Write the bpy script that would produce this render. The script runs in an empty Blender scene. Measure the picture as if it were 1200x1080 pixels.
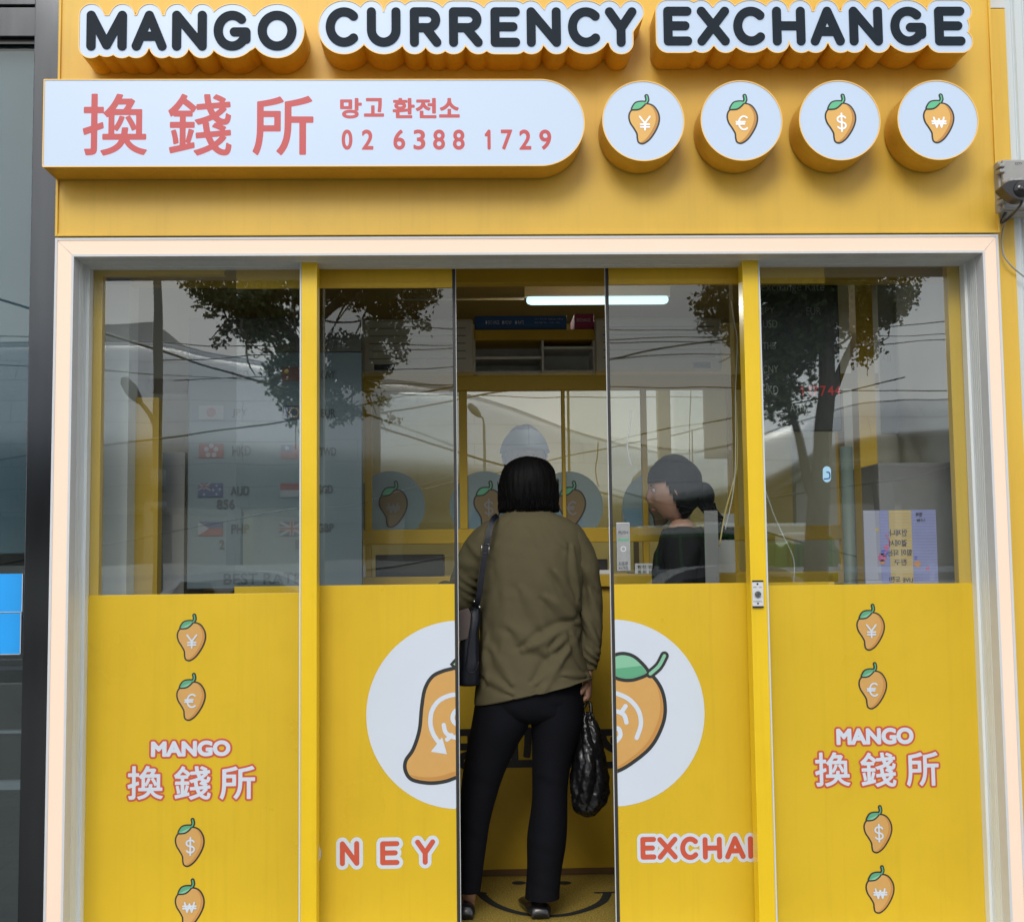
import bpy, bmesh, math, random
import numpy as np
from mathutils import Vector, Matrix
from mathutils.geometry import delaunay_2d_cdt
random.seed(7); np.random.seed(7)
SC = bpy.context.scene
COL = SC.collection
R = math.radians
# ------------------------------------------------------------------ camera
CD, CZ, FP = 4.0, 1.2, 1500.0          # camera distance, height over the kiosk floor, focal length in photo pixels
ya = Vector((-44, -122, -1500)).normalized()
za = Vector((-214, 18500, -1500)); za = (za - ya * za.dot(ya)).normalized()
xa = ya.cross(za)
ROT = Matrix((xa, ya, za))             # camera space -> world space
cam = bpy.data.cameras.new('camera'); camo = bpy.data.objects.new('camera', cam); COL.objects.link(camo)
cam.sensor_width = 36; cam.lens = FP / 1200 * 36; cam.clip_start = 0.05; cam.clip_end = 2000
camo.matrix_world = Matrix.Translation((0, -CD, CZ)) @ ROT.to_4x4()
SC.camera = camo
# ------------------------------------------------------------------ sky
SUN_EL, SUN_AZ = R(34), R(192)         # behind the camera, a little to the left
w = bpy.data.worlds.new('World'); SC.world = w; w.use_nodes = True
nt = w.node_tree; nt.nodes.clear()
def N(t, **k):
    n = nt.nodes.new(t)
    for a, b in k.items(): setattr(n, a, b)
    return n
out = N('ShaderNodeOutputWorld'); bg = N('ShaderNodeBackground'); sky = N('ShaderNodeTexSky')
sky.sky_type = 'NISHITA'; sky.sun_disc = False; sky.sun_elevation = SUN_EL; sky.sun_rotation = SUN_AZ
sky.air_density = 1.2; sky.dust_density = 4
tc = N('ShaderNodeTexCoord'); mp = N('ShaderNodeMapping'); mp.inputs['Scale'].default_value = (1.2, 1.2, 3.0)
nz = N('ShaderNodeTexNoise'); nz.inputs['Scale'].default_value = 1.6; nz.inputs['Detail'].default_value = 6
rp = N('ShaderNodeValToRGB'); rp.color_ramp.elements[0].color = (7.5, 8.0, 8.8, 1); rp.color_ramp.elements[1].color = (12.5, 12.8, 13.2, 1)
rp.color_ramp.elements[0].position = .3; rp.color_ramp.elements[1].position = .75
mx = N('ShaderNodeMix', data_type='RGBA'); mx.inputs[0].default_value = .88
L = nt.links.new
L(tc.outputs['Generated'], mp.inputs[0]); L(mp.outputs[0], nz.inputs['Vector']); L(nz.outputs[0], rp.inputs[0])
L(sky.outputs[0], mx.inputs[6]); L(rp.outputs[0], mx.inputs[7]); L(mx.outputs[2], bg.inputs[0]); L(bg.outputs[0], out.inputs[0])
bg.inputs[1].default_value = .10
sl = bpy.data.lights.new('sun', 'SUN'); sl.energy = 1.0; sl.angle = R(22); sl.color = (1, .95, .88)
so = bpy.data.objects.new('sun', sl); COL.objects.link(so)
sd = Vector((math.sin(SUN_AZ) * math.cos(SUN_EL), math.cos(SUN_AZ) * math.cos(SUN_EL), math.sin(SUN_EL)))
so.rotation_euler = sd.to_track_quat('Z', 'Y').to_euler(); so.location = sd * 30
SC.view_settings.view_transform = 'Standard'; SC.view_settings.look = 'None'
SC.view_settings.exposure = .49; SC.view_settings.gamma = 1
SC.render.engine = 'CYCLES'
cy = SC.cycles; cy.max_bounces = 10; cy.transparent_max_bounces = 16; cy.glossy_bounces = 5; cy.diffuse_bounces = 4
cy.use_denoising = True; cy.sample_clamp_indirect = 6; cy.caustics_reflective = False; cy.caustics_refractive = False
# ------------------------------------------------------------------ helpers
def P(px, py, Y=0.0):
    d = ROT @ Vector((px - 600, -(py - 540), -FP)); t = (Y + CD) / d.y
    return Vector((0, -CD, CZ)) + d * t
def X(px, py, Y=0.0): return P(px, py, Y).x
def Z(px, py, Y=0.0): return P(px, py, Y).z
def G(px, py, z=0.0):
    d = ROT @ Vector((px - 600, -(py - 540), -FP)); t = (z - CZ) / d.z
    return Vector((0, -CD, CZ)) + d * t
ROTI = ROT.transposed()
def proj(co):                                       # world -> photo pixel, arrays (n,3)
    M = np.array(ROTI); d = (np.asarray(co) - np.array([0, -CD, CZ])) @ M.T
    return 600 - FP * d[:, 0] / d[:, 2], 540 + FP * d[:, 1] / d[:, 2]
GL = .17                                            # plane of the glass
def V(px, py, Zd):                                  # a point of the street, found through its mirror image in the glass
    p = P(px, py, -CD + Zd); return Vector((p.x, 2 * GL - p.y, p.z))

def wloc(o):
    v = Vector((0, 0, 0))
    while o: v += o.location; o = o.parent
    return v
def tag(o, label=None, cat=None, group=None, kind=None):
    if label: o['label'] = label
    if cat: o['category'] = cat
    if group: o['group'] = group
    if kind: o['kind'] = kind
    return o
def thing(name, loc, label, cat, group=None, parent=None):
    o = bpy.data.objects.new(name, None); COL.objects.link(o); o.empty_display_size = .1
    o.location = Vector(loc) - (wloc(parent) if parent else Vector((0, 0, 0)))
    if parent: o.parent = parent
    return tag(o, label, cat, group)
def obj(name, me, mats, parent=None, smooth=False, origin=None, bevel=0, label=None):
    if isinstance(me, bmesh.types.BMesh):
        m = bpy.data.meshes.new(name); me.to_mesh(m); me.free(); me = m
    me.name = name
    if not isinstance(mats, (list, tuple)): mats = [mats]
    for mt in mats: me.materials.append(mt)
    if len(me.vertices):
        co = np.empty(len(me.vertices) * 3); me.vertices.foreach_get('co', co); co = co.reshape(-1, 3)
        if origin is None:
            lo, hi = co.min(0), co.max(0); origin = Vector(((lo[0] + hi[0]) / 2, (lo[1] + hi[1]) / 2, lo[2]))
        co -= np.array(origin); me.vertices.foreach_set('co', co.ravel())
    else: origin = Vector((0, 0, 0))
    if smooth:
        me.polygons.foreach_set('use_smooth', [True] * len(me.polygons))
    me.update()
    o = bpy.data.objects.new(name, me); COL.objects.link(o)
    o.location = Vector(origin) - (wloc(parent) if parent else Vector((0, 0, 0)))
    if parent: o.parent = parent
    if bevel:
        b = o.modifiers.new('bevel', 'BEVEL'); b.width = bevel; b.segments = 2; b.limit_method = 'ANGLE'
    if label: o['label'] = label
    return o
def box(bm, x0, x1, y0, y1, z0, z1, mi=0):
    if x0 > x1: x0, x1 = x1, x0
    if y0 > y1: y0, y1 = y1, y0
    if z0 > z1: z0, z1 = z1, z0
    v = [bm.verts.new(c) for c in ((x0, y0, z0), (x1, y0, z0), (x1, y1, z0), (x0, y1, z0), (x0, y0, z1), (x1, y0, z1), (x1, y1, z1), (x0, y1, z1))]
    for f in ((0, 3, 2, 1), (4, 5, 6, 7), (0, 1, 5, 4), (1, 2, 6, 5), (2, 3, 7, 6), (3, 0, 4, 7)):
        bm.faces.new([v[i] for i in f]).material_index = mi
    return bm
def BX(*boxes):
    bm = bmesh.new()
    for b in boxes: box(bm, *b)
    return bm
def tube(bm, pts, rad, seg=10, mi=0, closed=False, caps=True):
    pts = [Vector(p) for p in pts]; n = len(pts); rings = []
    if not isinstance(rad, (list, tuple)): rad = [rad] * n
    up = None
    for i, p in enumerate(pts):
        a = pts[(i - 1) % n] if (i or closed) else p; b = pts[(i + 1) % n] if (i < n - 1 or closed) else p
        t = (b - a).normalized()
        if up is None: up = Vector((0, 0, 1)) if abs(t.z) < .9 else Vector((1, 0, 0))
        u = (up - t * up.dot(t)).normalized(); up = u; v = t.cross(u)
        rings.append([bm.verts.new(p + (u * math.cos(k / seg * math.tau) + v * math.sin(k / seg * math.tau)) * rad[i]) for k in range(seg)])
    m = n if closed else n - 1
    for i in range(m):
        A, B = rings[i], rings[(i + 1) % n]
        for k in range(seg):
            f = bm.faces.new((A[k], A[(k + 1) % seg], B[(k + 1) % seg], B[k])); f.material_index = mi; f.smooth = True
    if caps and not closed:
        bm.faces.new(rings[0][::-1]).material_index = mi; bm.faces.new(rings[-1]).material_index = mi
    return bm
def TB(*a, **k): return tube(bmesh.new(), *a, **k)
def cyl(bm, p0, p1, r, seg=24, mi=0):
    return tube(bm, [p0, p1], r, seg, mi)
def spl(pts, n=12, closed=False):                   # Catmull-Rom through points of any dimension
    p = np.array(pts, float); m = len(p); o = []
    for i in range(m if closed else m - 1):
        a, b, c, d = (p[(i - 1) % m] if (closed or i) else p[0]), p[i], p[(i + 1) % m], (p[(i + 2) % m] if (closed or i + 2 < m) else p[-1])
        for k in range(n):
            t = k / n
            o.append(.5 * ((2 * b) + (c - a) * t + (2 * a - 5 * b + 4 * c - d) * t * t + (-a + 3 * b - 3 * c + d) * t ** 3))
    if not closed: o.append(p[-1])
    return np.array(o)
# ------------------------------------------------------------------ materials
def mat(name, base, rough=.5, metal=0, emit=None, estr=0, noise=0, nscale=6, bump=0, bscale=30, spec=.5, coat=0, stretch=(1, 1, 1), rvar=0, alpha=1, sheen=0, grime=0):
    m = bpy.data.materials.new(name); m.use_nodes = True; n = m.node_tree; b = n.nodes['Principled BSDF']
    b.inputs['Base Color'].default_value = (*base, 1); b.inputs['Roughness'].default_value = rough; b.inputs['Metallic'].default_value = metal
    b.inputs['Specular IOR Level'].default_value = spec; b.inputs['Coat Weight'].default_value = coat; b.inputs['Alpha'].default_value = alpha
    b.inputs['Coat Roughness'].default_value = .15
    if sheen: b.inputs['Sheen Weight'].default_value = sheen; b.inputs['Sheen Roughness'].default_value = .5
    if emit: b.inputs['Emission Color'].default_value = (*emit, 1); b.inputs['Emission Strength'].default_value = estr
    t = n.nodes.new('ShaderNodeTexCoord'); mp = n.nodes.new('ShaderNodeMapping'); mp.inputs['Scale'].default_value = stretch
    geo = n.nodes.new('ShaderNodeNewGeometry'); n.links.new(geo.outputs['Position'], mp.inputs[0])
    if noise:
        z = n.nodes.new('ShaderNodeTexNoise'); z.inputs['Scale'].default_value = nscale; z.inputs['Detail'].default_value = 7; z.inputs['Roughness'].default_value = .6
        n.links.new(mp.outputs[0], z.inputs['Vector'])
        mr = n.nodes.new('ShaderNodeMapRange'); mr.inputs[1].default_value = .3; mr.inputs[2].default_value = .7; mr.inputs[3].default_value = 1 - noise; mr.inputs[4].default_value = 1 + noise * .6
        n.links.new(z.outputs[0], mr.inputs[0])
        vm = n.nodes.new('ShaderNodeVectorMath'); vm.operation = 'SCALE'; vm.inputs[0].default_value = base
        n.links.new(mr.outputs[0], vm.inputs['Scale']); n.links.new(vm.outputs[0], b.inputs['Base Color'])
        if rvar:
            m2 = n.nodes.new('ShaderNodeMapRange'); m2.inputs[3].default_value = rough - rvar; m2.inputs[4].default_value = rough + rvar
            n.links.new(z.outputs[0], m2.inputs[0]); n.links.new(m2.outputs[0], b.inputs['Roughness'])
    if grime:                                           # rain streaks, scuffs and specks of dirt that belong to the surface
        src = b.inputs['Base Color'].links[0].from_socket; Lk = n.links.new
        def layer(sc, stz, lo, hi, dark):
            nonlocal src
            m2 = n.nodes.new('ShaderNodeMapping'); m2.inputs['Scale'].default_value = (1, 1, stz); Lk(geo.outputs['Position'], m2.inputs[0])
            q = n.nodes.new('ShaderNodeTexNoise'); q.inputs['Scale'].default_value = sc; q.inputs['Detail'].default_value = 6; q.inputs['Roughness'].default_value = .65; Lk(m2.outputs[0], q.inputs['Vector'])
            r_ = n.nodes.new('ShaderNodeMapRange'); r_.inputs[1].default_value = lo; r_.inputs[2].default_value = hi; r_.inputs[3].default_value = 1; r_.inputs[4].default_value = 1 - dark; Lk(q.outputs[0], r_.inputs[0])
            v = n.nodes.new('ShaderNodeVectorMath'); v.operation = 'SCALE'; Lk(src, v.inputs[0]); Lk(r_.outputs[0], v.inputs['Scale']); src = v.outputs[0]
        layer(38, .03, .52, .78, grime); layer(9, .6, .5, .8, grime * .8); layer(150, 1, .70, .76, grime * 3.5)
        Lk(src, b.inputs['Base Color'])
    if bump:
        z = n.nodes.new('ShaderNodeTexNoise'); z.inputs['Scale'].default_value = bscale; z.inputs['Detail'].default_value = 5
        n.links.new(mp.outputs[0], z.inputs['Vector'])
        bp = n.nodes.new('ShaderNodeBump'); bp.inputs['Strength'].default_value = 1; bp.inputs['Distance'].default_value = bump
        n.links.new(z.outputs[0], bp.inputs['Height']); n.links.new(bp.outputs[0], b.inputs['Normal'])
    return m
def glass(name, refl=.12, tint=(.93, .96, .95), wob=.0006, ws=2.5, ramp=.5):
    m = bpy.data.materials.new(name); m.use_nodes = True; n = m.node_tree; n.nodes.clear(); Lk = n.links.new
    o = n.nodes.new('ShaderNodeOutputMaterial'); mix = n.nodes.new('ShaderNodeMixShader'); tr = n.nodes.new('ShaderNodeBsdfTransparent'); gl = n.nodes.new('ShaderNodeBsdfGlossy')
    tr.inputs[0].default_value = (*tint, 1); gl.inputs['Roughness'].default_value = .004; gl.inputs[0].default_value = (.95, 1, .985, 1)
    lw = n.nodes.new('ShaderNodeLayerWeight'); pw = n.nodes.new('ShaderNodeMath'); pw.operation = 'POWER'; pw.inputs[1].default_value = 4
    Lk(lw.outputs['Facing'], pw.inputs[0]); mr = n.nodes.new('ShaderNodeMapRange'); mr.inputs[3].default_value = refl; mr.inputs[4].default_value = refl + ramp
    Lk(pw.outputs[0], mr.inputs[0]); Lk(mr.outputs[0], mix.inputs[0]); Lk(tr.outputs[0], mix.inputs[1]); Lk(gl.outputs[0], mix.inputs[2]); Lk(mix.outputs[0], o.inputs[0])
    if wob:
        g = n.nodes.new('ShaderNodeNewGeometry'); z = n.nodes.new('ShaderNodeTexNoise'); z.inputs['Scale'].default_value = ws; z.inputs['Detail'].default_value = 1
        bp = n.nodes.new('ShaderNodeBump'); bp.inputs['Distance'].default_value = wob; bp.inputs['Strength'].default_value = 1
        Lk(g.outputs['Position'], z.inputs['Vector']); Lk(z.outputs[0], bp.inputs['Height']); Lk(bp.outputs[0], gl.inputs['Normal'])
    return m
M = {}
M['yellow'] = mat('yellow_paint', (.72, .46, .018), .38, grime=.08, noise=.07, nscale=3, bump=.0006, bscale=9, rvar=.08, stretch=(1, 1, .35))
M['fascia'] = mat('fascia_yellow_paint', (.72, .455, .05), .40, grime=.08, noise=.07, nscale=2.5, bump=.0012, bscale=4, rvar=.08, stretch=(1, 1, .5))
M['film'] = mat('yellow_film', (.68, .455, .020), .30, noise=.05, nscale=2.2, bump=.0022, bscale=3.5, rvar=.1, grime=.07)
M['post'] = mat('yellow_post_paint', (.82, .55, .014), .33, grime=.08, noise=.05, nscale=4, rvar=.05, bump=.0004, bscale=20)
M['case'] = mat('sign_case_paint', (.66, .36, .025), .42, grime=.14, noise=.10, nscale=8, bump=.0005, bscale=30)
M['rim'] = mat('sign_rim', (.80, .50, .14), .4, emit=(1, .6, .2), estr=.10)
M['face'] = mat('lit_acrylic', (.36, .42, .50), .3, emit=(.56, .74, 1.0), estr=.26)
M['ink'] = mat('dark_lettering', (.010, .018, .028), .55, spec=.15, noise=.1, nscale=20)
M['redlit'] = mat('red_lettering', (.42, .05, .055), .4, emit=(.8, .10, .10), estr=.10)
M['framelit'] = mat('lit_frame_acrylic', (.48, .40, .34), .4, emit=(1.0, .71, .50), estr=.37, noise=.03, nscale=4)
M['trim'] = mat('white_aluminium', (.62, .64, .66), .35, noise=.04, nscale=20)
M['reveal'] = mat('grey_aluminium', (.74, .78, .78), .4, grime=.08, noise=.07, nscale=30, stretch=(1, 1, .05), rvar=.1)
M['rubber'] = mat('black_rubber', (.02, .02, .022), .5)
M['glass'] = glass('window_glass', .16)
M['doorglass'] = glass('door_glass', .085, tint=(.90, .93, .92))
M['glass2'] = glass('partition_glass', .22, tint=(.90, .93, .90))
M['black'] = mat('black_plastic', (.015, .015, .017), .35, noise=.2, nscale=30)
M['line'] = mat('outline_ink', (.02, .022, .022), .5)
M['mango'] = mat('mango_print', (.60, .34, .10), .5, noise=.03, nscale=30)
M['mangolit'] = mat('mango_lit_print', (.6, .36, .1), .4, emit=(1, .5, .09), estr=.12)
M['mangoshade'] = mat('mango_deep_print', (.52, .25, .06), .5)
M['mangohi'] = mat('mango_pale_print', (.64, .40, .16), .5)
M['leaf'] = mat('leaf_print', (.10, .36, .20), .5)
M['leafpale'] = mat('leaf_pale_print', (.22, .50, .33), .5)
M['leaflit'] = mat('leaf_lit_print', (.10, .36, .20), .4, emit=(.1, .8, .35), estr=.14)
M['white'] = mat('white_print', (.60, .67, .76), .45, noise=.02, nscale=5)
M['whitelit'] = mat('white_lit_print', (.8, .82, .85), .45, emit=(.9, .93, 1), estr=.12)
M['red'] = mat('red_print', (.56, .09, .045), .45)
# ------------------------------------------------------------------ 2D outlines by signed distance
def d_seg(px, py, S):                                # distance to segments
    best = np.full(px.shape, 1e9)
    for x0, y0, x1, y1 in S:
        dx, dy = x1 - x0, y1 - y0; q = dx * dx + dy * dy + 1e-18
        t = np.clip(((px - x0) * dx + (py - y0) * dy) / q, 0, 1)
        d = (px - x0 - t * dx) ** 2 + (py - y0 - t * dy) ** 2
        np.minimum(best, d, out=best)
    return np.sqrt(best)
def inside(px, py, S):
    c = np.zeros(px.shape, bool)
    for x0, y0, x1, y1 in S:
        if y0 == y1: continue
        k = ((y0 > py) != (y1 > py)) & (px < (x1 - x0) * (py - y0) / (y1 - y0) + x0)
        c ^= k
    return c
def segs(pts, closed=True):
    p = [tuple(a) for a in pts]; n = len(p)
    return [(*p[i], *p[(i + 1) % n]) for i in range(n if closed else n - 1)]
class Shape:                                         # field f(x,y) < 0 inside, with a bounding box
    def __init__(s, f, bb): s.f = f; s.bb = bb
    def grow(s, r): return Shape(lambda x, y: s.f(x, y) - r, (s.bb[0] - r, s.bb[1] - r, s.bb[2] + r, s.bb[3] + r))
    def __or__(s, o): return Shape(lambda x, y: np.minimum(s.f(x, y), o.f(x, y)), (min(s.bb[0], o.bb[0]), min(s.bb[1], o.bb[1]), max(s.bb[2], o.bb[2]), max(s.bb[3], o.bb[3])))
    def __and__(s, o): return Shape(lambda x, y: np.maximum(s.f(x, y), o.f(x, y)), s.bb)
    def minus(s, o): return Shape(lambda x, y: np.maximum(s.f(x, y), -o.f(x, y)), s.bb)
def bb_of(S):
    a = np.array(S); return (min(a[:, 0].min(), a[:, 2].min()), min(a[:, 1].min(), a[:, 3].min()), max(a[:, 0].max(), a[:, 2].max()), max(a[:, 1].max(), a[:, 3].max()))
def fill(S):
    def f(x, y):
        d = d_seg(x, y, S); return np.where(inside(x, y, S), -d, d)
    return Shape(f, bb_of(S))
def poly(pts, smooth=0): return fill(segs(spl(pts, smooth, True) if smooth else pts))
def stroke(lines, r):
    S = [s for l in lines for s in segs(l, False)]; b = bb_of(S)
    return Shape(lambda x, y: d_seg(x, y, S) - r, (b[0] - r, b[1] - r, b[2] + r, b[3] + r))
def disc(cx, cy_, r): return Shape(lambda x, y: np.hypot(x - cx, y - cy_) - r, (cx - r, cy_ - r, cx + r, cy_ + r))
def half(nx, ny, c): return Shape(lambda x, y: nx * x + ny * y - c, (-1e3, -1e3, 1e3, 1e3))
def contour(sh, h):
    x0, y0, x1, y1 = sh.bb; x0 -= 2 * h; y0 -= 2 * h; nx = int((x1 - x0) / h) + 4; ny = int((y1 - y0) / h) + 4
    gx, gy = np.meshgrid(x0 + np.arange(nx) * h, y0 + np.arange(ny) * h)
    F = sh.f(gx, gy); F[np.abs(F) < 1e-9] = 1e-9
    I = F < 0
    nxt = {}; pos = {}
    def ek(kind, j, i):
        k = (kind, j, i)
        if k not in pos:
            if kind == 0: a, b = F[j, i], F[j, i + 1]; t = a / (a - b); pos[k] = (x0 + (i + t) * h, y0 + j * h)
            else: a, b = F[j, i], F[j + 1, i]; t = a / (a - b); pos[k] = (x0 + i * h, y0 + (j + t) * h)
        return k
    mixd = (I[:-1, :-1].astype(int) + I[:-1, 1:] + I[1:, :-1] + I[1:, 1:])
    T = {1: [(3, 0)], 2: [(0, 1)], 3: [(3, 1)], 4: [(1, 2)], 5: [(3, 0), (1, 2)], 6: [(0, 2)], 7: [(3, 2)], 8: [(2, 3)], 9: [(2, 0)], 10: [(0, 1), (2, 3)], 11: [(2, 1)], 12: [(1, 3)], 13: [(1, 0)], 14: [(0, 3)]}
    for j, i in zip(*np.nonzero((mixd > 0) & (mixd < 4))):
        c = int(I[j, i]) | int(I[j, i + 1]) << 1 | int(I[j + 1, i + 1]) << 2 | int(I[j + 1, i]) << 3
        E = [(0, j, i), (1, j, i + 1), (0, j + 1, i), (1, j, i)]
        for a, b in T[c]: nxt[ek(*E[a])] = ek(*E[b])
    loops = []; left = set(nxt)
    while left:
        s = left.pop(); L_ = [s]; k = nxt[s]
        while k != s and k in left: left.discard(k); L_.append(k); k = nxt[k]
        p = [pos[q] for q in L_]
        if len(p) < 4: continue
        q = [p[0]]; tol = h * .06                       # drop points that lie on a straight run
        i = 0; n = len(p)
        while i < n - 1:
            j = min(i + 2, n - 1); best = i + 1
            while j < n and j - i < 24:
                ax, ay = p[i]; bx, by = p[j]; dx, dy = bx - ax, by - ay; l = math.hypot(dx, dy) + 1e-12
                if j > i + 1 and max(abs((p[m][0] - ax) * dy - (p[m][1] - ay) * dx) / l for m in range(i + 1, j)) > tol: break
                best = j; j += 1
            i = best; q.append(p[i])
        if len(q) >= 3: loops.append(q)
    return loops
def tri_loops(loops):
    """triangles, counter-clockwise, of the area inside the loops (holes left open)"""
    flat = [p for l in loops for p in l]; E = []; S = []; o = 0
    for l in loops:
        n = len(l); E += [(o + k, o + (k + 1) % n) for k in range(n)]; S += segs(l); o += n
    v, e, f, ov, oe, of = delaunay_2d_cdt([Vector((x * 1000, y * 1000)) for x, y in flat], E, [], 0, 1e-6)
    T = [tuple(ov[k][0] if ov[k] else None for k in t) for t in f]
    T = [t for t in T if None not in t and len(set(t)) == 3]
    if not T: return []
    A = np.array([[flat[k] for k in t] for t in T]); c = A.mean(1); ins = inside(c[:, 0], c[:, 1], S)
    cr = (A[:, 1, 0] - A[:, 0, 0]) * (A[:, 2, 1] - A[:, 0, 1]) - (A[:, 1, 1] - A[:, 0, 1]) * (A[:, 2, 0] - A[:, 0, 0])
    return [(t if q > 0 else t[::-1]) for t, i, q in zip(T, ins, cr) if i and abs(q) > 1e-13]
def sheet(sh, h, Y, bm=None, mi=0, depth=0, side=0, mirror=None):
    """a shape in the x,z plane at y = Y facing the camera; depth > 0 gives it solid sides"""
    bm = bm or bmesh.new(); loops = contour(sh, h) if isinstance(sh, Shape) else sh
    if not loops: return bm
    flat = [p for l in loops for p in l]
    fv = [bm.verts.new((x, Y, z)) for x, z in flat]
    for t in tri_loops(loops):
        bm.faces.new([fv[k] for k in t]).material_index = mi
    if depth:
        fr = [bm.verts.new((x, Y, z)) for x, z in flat]; bv = [bm.verts.new((x, Y + depth, z)) for x, z in flat]; o = 0
        for l in loops:
            n = len(l)
            for k in range(n):
                a, b = o + k, o + (k + 1) % n
                f = bm.faces.new((fr[a], fr[b], bv[b], bv[a])); f.material_index = side
            o += n
        bmesh.ops.recalc_face_normals(bm, faces=[f for f in bm.faces if f.material_index == side and abs(f.normal.y) < .5])
    return bm
_tc = {}
def text_segs(s, off=0):
    if (s, off) in _tc: return _tc[(s, off)]
    c = bpy.data.curves.new('t', 'FONT'); c.body = s
    o = bpy.data.objects.new('t', c); COL.objects.link(o); bpy.context.view_layer.update()
    dg = bpy.context.evaluated_depsgraph_get(); me = bpy.data.meshes.new_from_object(o.evaluated_get(dg))
    b = bmesh.new(); b.from_mesh(me); bmesh.ops.remove_doubles(b, verts=b.verts, dist=1e-5)
    S = [(e.verts[0].co.x, e.verts[0].co.y, e.verts[1].co.x, e.verts[1].co.y) for e in b.edges if len(e.link_faces) == 1]
    b.free(); bpy.data.objects.remove(o); bpy.data.curves.remove(c); bpy.data.meshes.remove(me)
    _tc[(s, off)] = S; return S
def text_fit(s, x0, z0, x1, z1, mirror=False):
    S = np.array(text_segs(s)); b = bb_of(S)
    fx = (x1 - x0) / (b[2] - b[0]); fz = (z1 - z0) / (b[3] - b[1])
    A = S.copy(); A[:, [0, 2]] = x0 + (S[:, [0, 2]] - b[0]) * fx; A[:, [1, 3]] = z0 + (S[:, [1, 3]] - b[1]) * fz
    if mirror: A[:, [0, 2]] = x0 + x1 - A[:, [0, 2]]
    return fill([tuple(r) for r in A])
def text_px(s, r, Y, mirror=False, bold=0):          # r = (px0, py0, px1, py1) of the inked area in the photo
    a = P(r[0], (r[1] + r[3]) / 2, Y); b = P(r[2], (r[1] + r[3]) / 2, Y); c = P((r[0] + r[2]) / 2, r[1], Y); d = P((r[0] + r[2]) / 2, r[3], Y)
    return text_fit(s, a.x + bold, d.z + bold, b.x - bold, c.z - bold, mirror).grow(bold)
def arc(cx, cy_, rx, ry, a0, a1, n=20): return [(cx + rx * math.cos(R(a0 + (a1 - a0) * k / n)), cy_ + ry * math.sin(R(a0 + (a1 - a0) * k / n))) for k in range(n + 1)]
GLY = {
 'M': [[(0, 0), (0, 1), (.5, .04), (1, 1), (1, 0)]], 'A': [[(0, 0), (.5, 1), (1, 0)], [(.17, .32), (.83, .32)]], 'N': [[(0, 0), (0, 1), (1, 0), (1, 1)]],
 'G': [arc(.5, .5, .5, .5, 48, 332, 30) + [(1, .22), (1, .46), (.58, .46)]], 'O': [arc(.5, .5, .5, .5, 0, 360, 36)], 'C': [arc(.52, .5, .52, .5, 46, 314, 30)],
 'U': [[(0, 1), (0, .4)] + arc(.5, .4, .5, .4, 180, 360, 18) + [(1, .4), (1, 1)]],
 'R': [[(0, 0), (0, 1), (.6, 1)] + arc(.6, .74, .36, .26, 90, -90, 14) + [(.6, .48), (0, .48)], [(.5, .48), (1, 0)]],
 'E': [[(1, 1), (0, 1), (0, 0), (1, 0)], [(0, .51), (.88, .51)]], 'Y': [[(0, 1), (.5, .46), (1, 1)], [(.5, .46), (.5, 0)]],
 'X': [[(0, 0), (1, 1)], [(0, 1), (1, 0)]], 'H': [[(0, 0), (0, 1)], [(1, 0), (1, 1)], [(0, .51), (1, .51)]],
 '$': [arc(.5, .70, .46, .20, 25, 180, 12) + arc(.5, .70, .46, .20, 180, 270, 8) + arc(.5, .30, .46, .20, 90, -155, 20), [(.5, 1.06), (.5, -.06)]],
 '¥': [[(0, 1), (.5, .5), (1, 1)], [(.5, .5), (.5, 0)], [(.08, .42), (.92, .42)], [(.08, .22), (.92, .22)]],
 '€': [arc(.62, .5, .42, .5, 52, 308, 24), [(0, .58), (.7, .58)], [(0, .42), (.66, .42)]],
 '1': [[(0, .78), (1, 1), (1, 0)]],
 '₩': [[(.08, 1), (.3, 0), (.5, .85), (.7, 0), (.92, 1)], [(-.06, .62), (1.06, .62)], [(-.06, .38), (1.06, .38)]],
}
def glyph(ch, x0, z0, x1, z1, r):
    return stroke([[(x0 + r + a * (x1 - x0 - 2 * r), z0 + r + b * (z1 - z0 - 2 * r)) for a, b in l] for l in GLY[ch]], r)
def glyph_px(ch, r4, Y, r):
    a = P(r4[0], r4[3], Y); b = P(r4[2], r4[1], Y); c = P(r4[0], r4[1], Y); d = P(r4[2], r4[3], Y)
    return glyph(ch, (a.x + c.x) / 2, (a.z + d.z) / 2, (b.x + d.x) / 2, (b.z + c.z) / 2, r)
def px_pts(pts, Y): return [(P(a, b, Y).x, P(a, b, Y).z) for a, b in pts]
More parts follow.
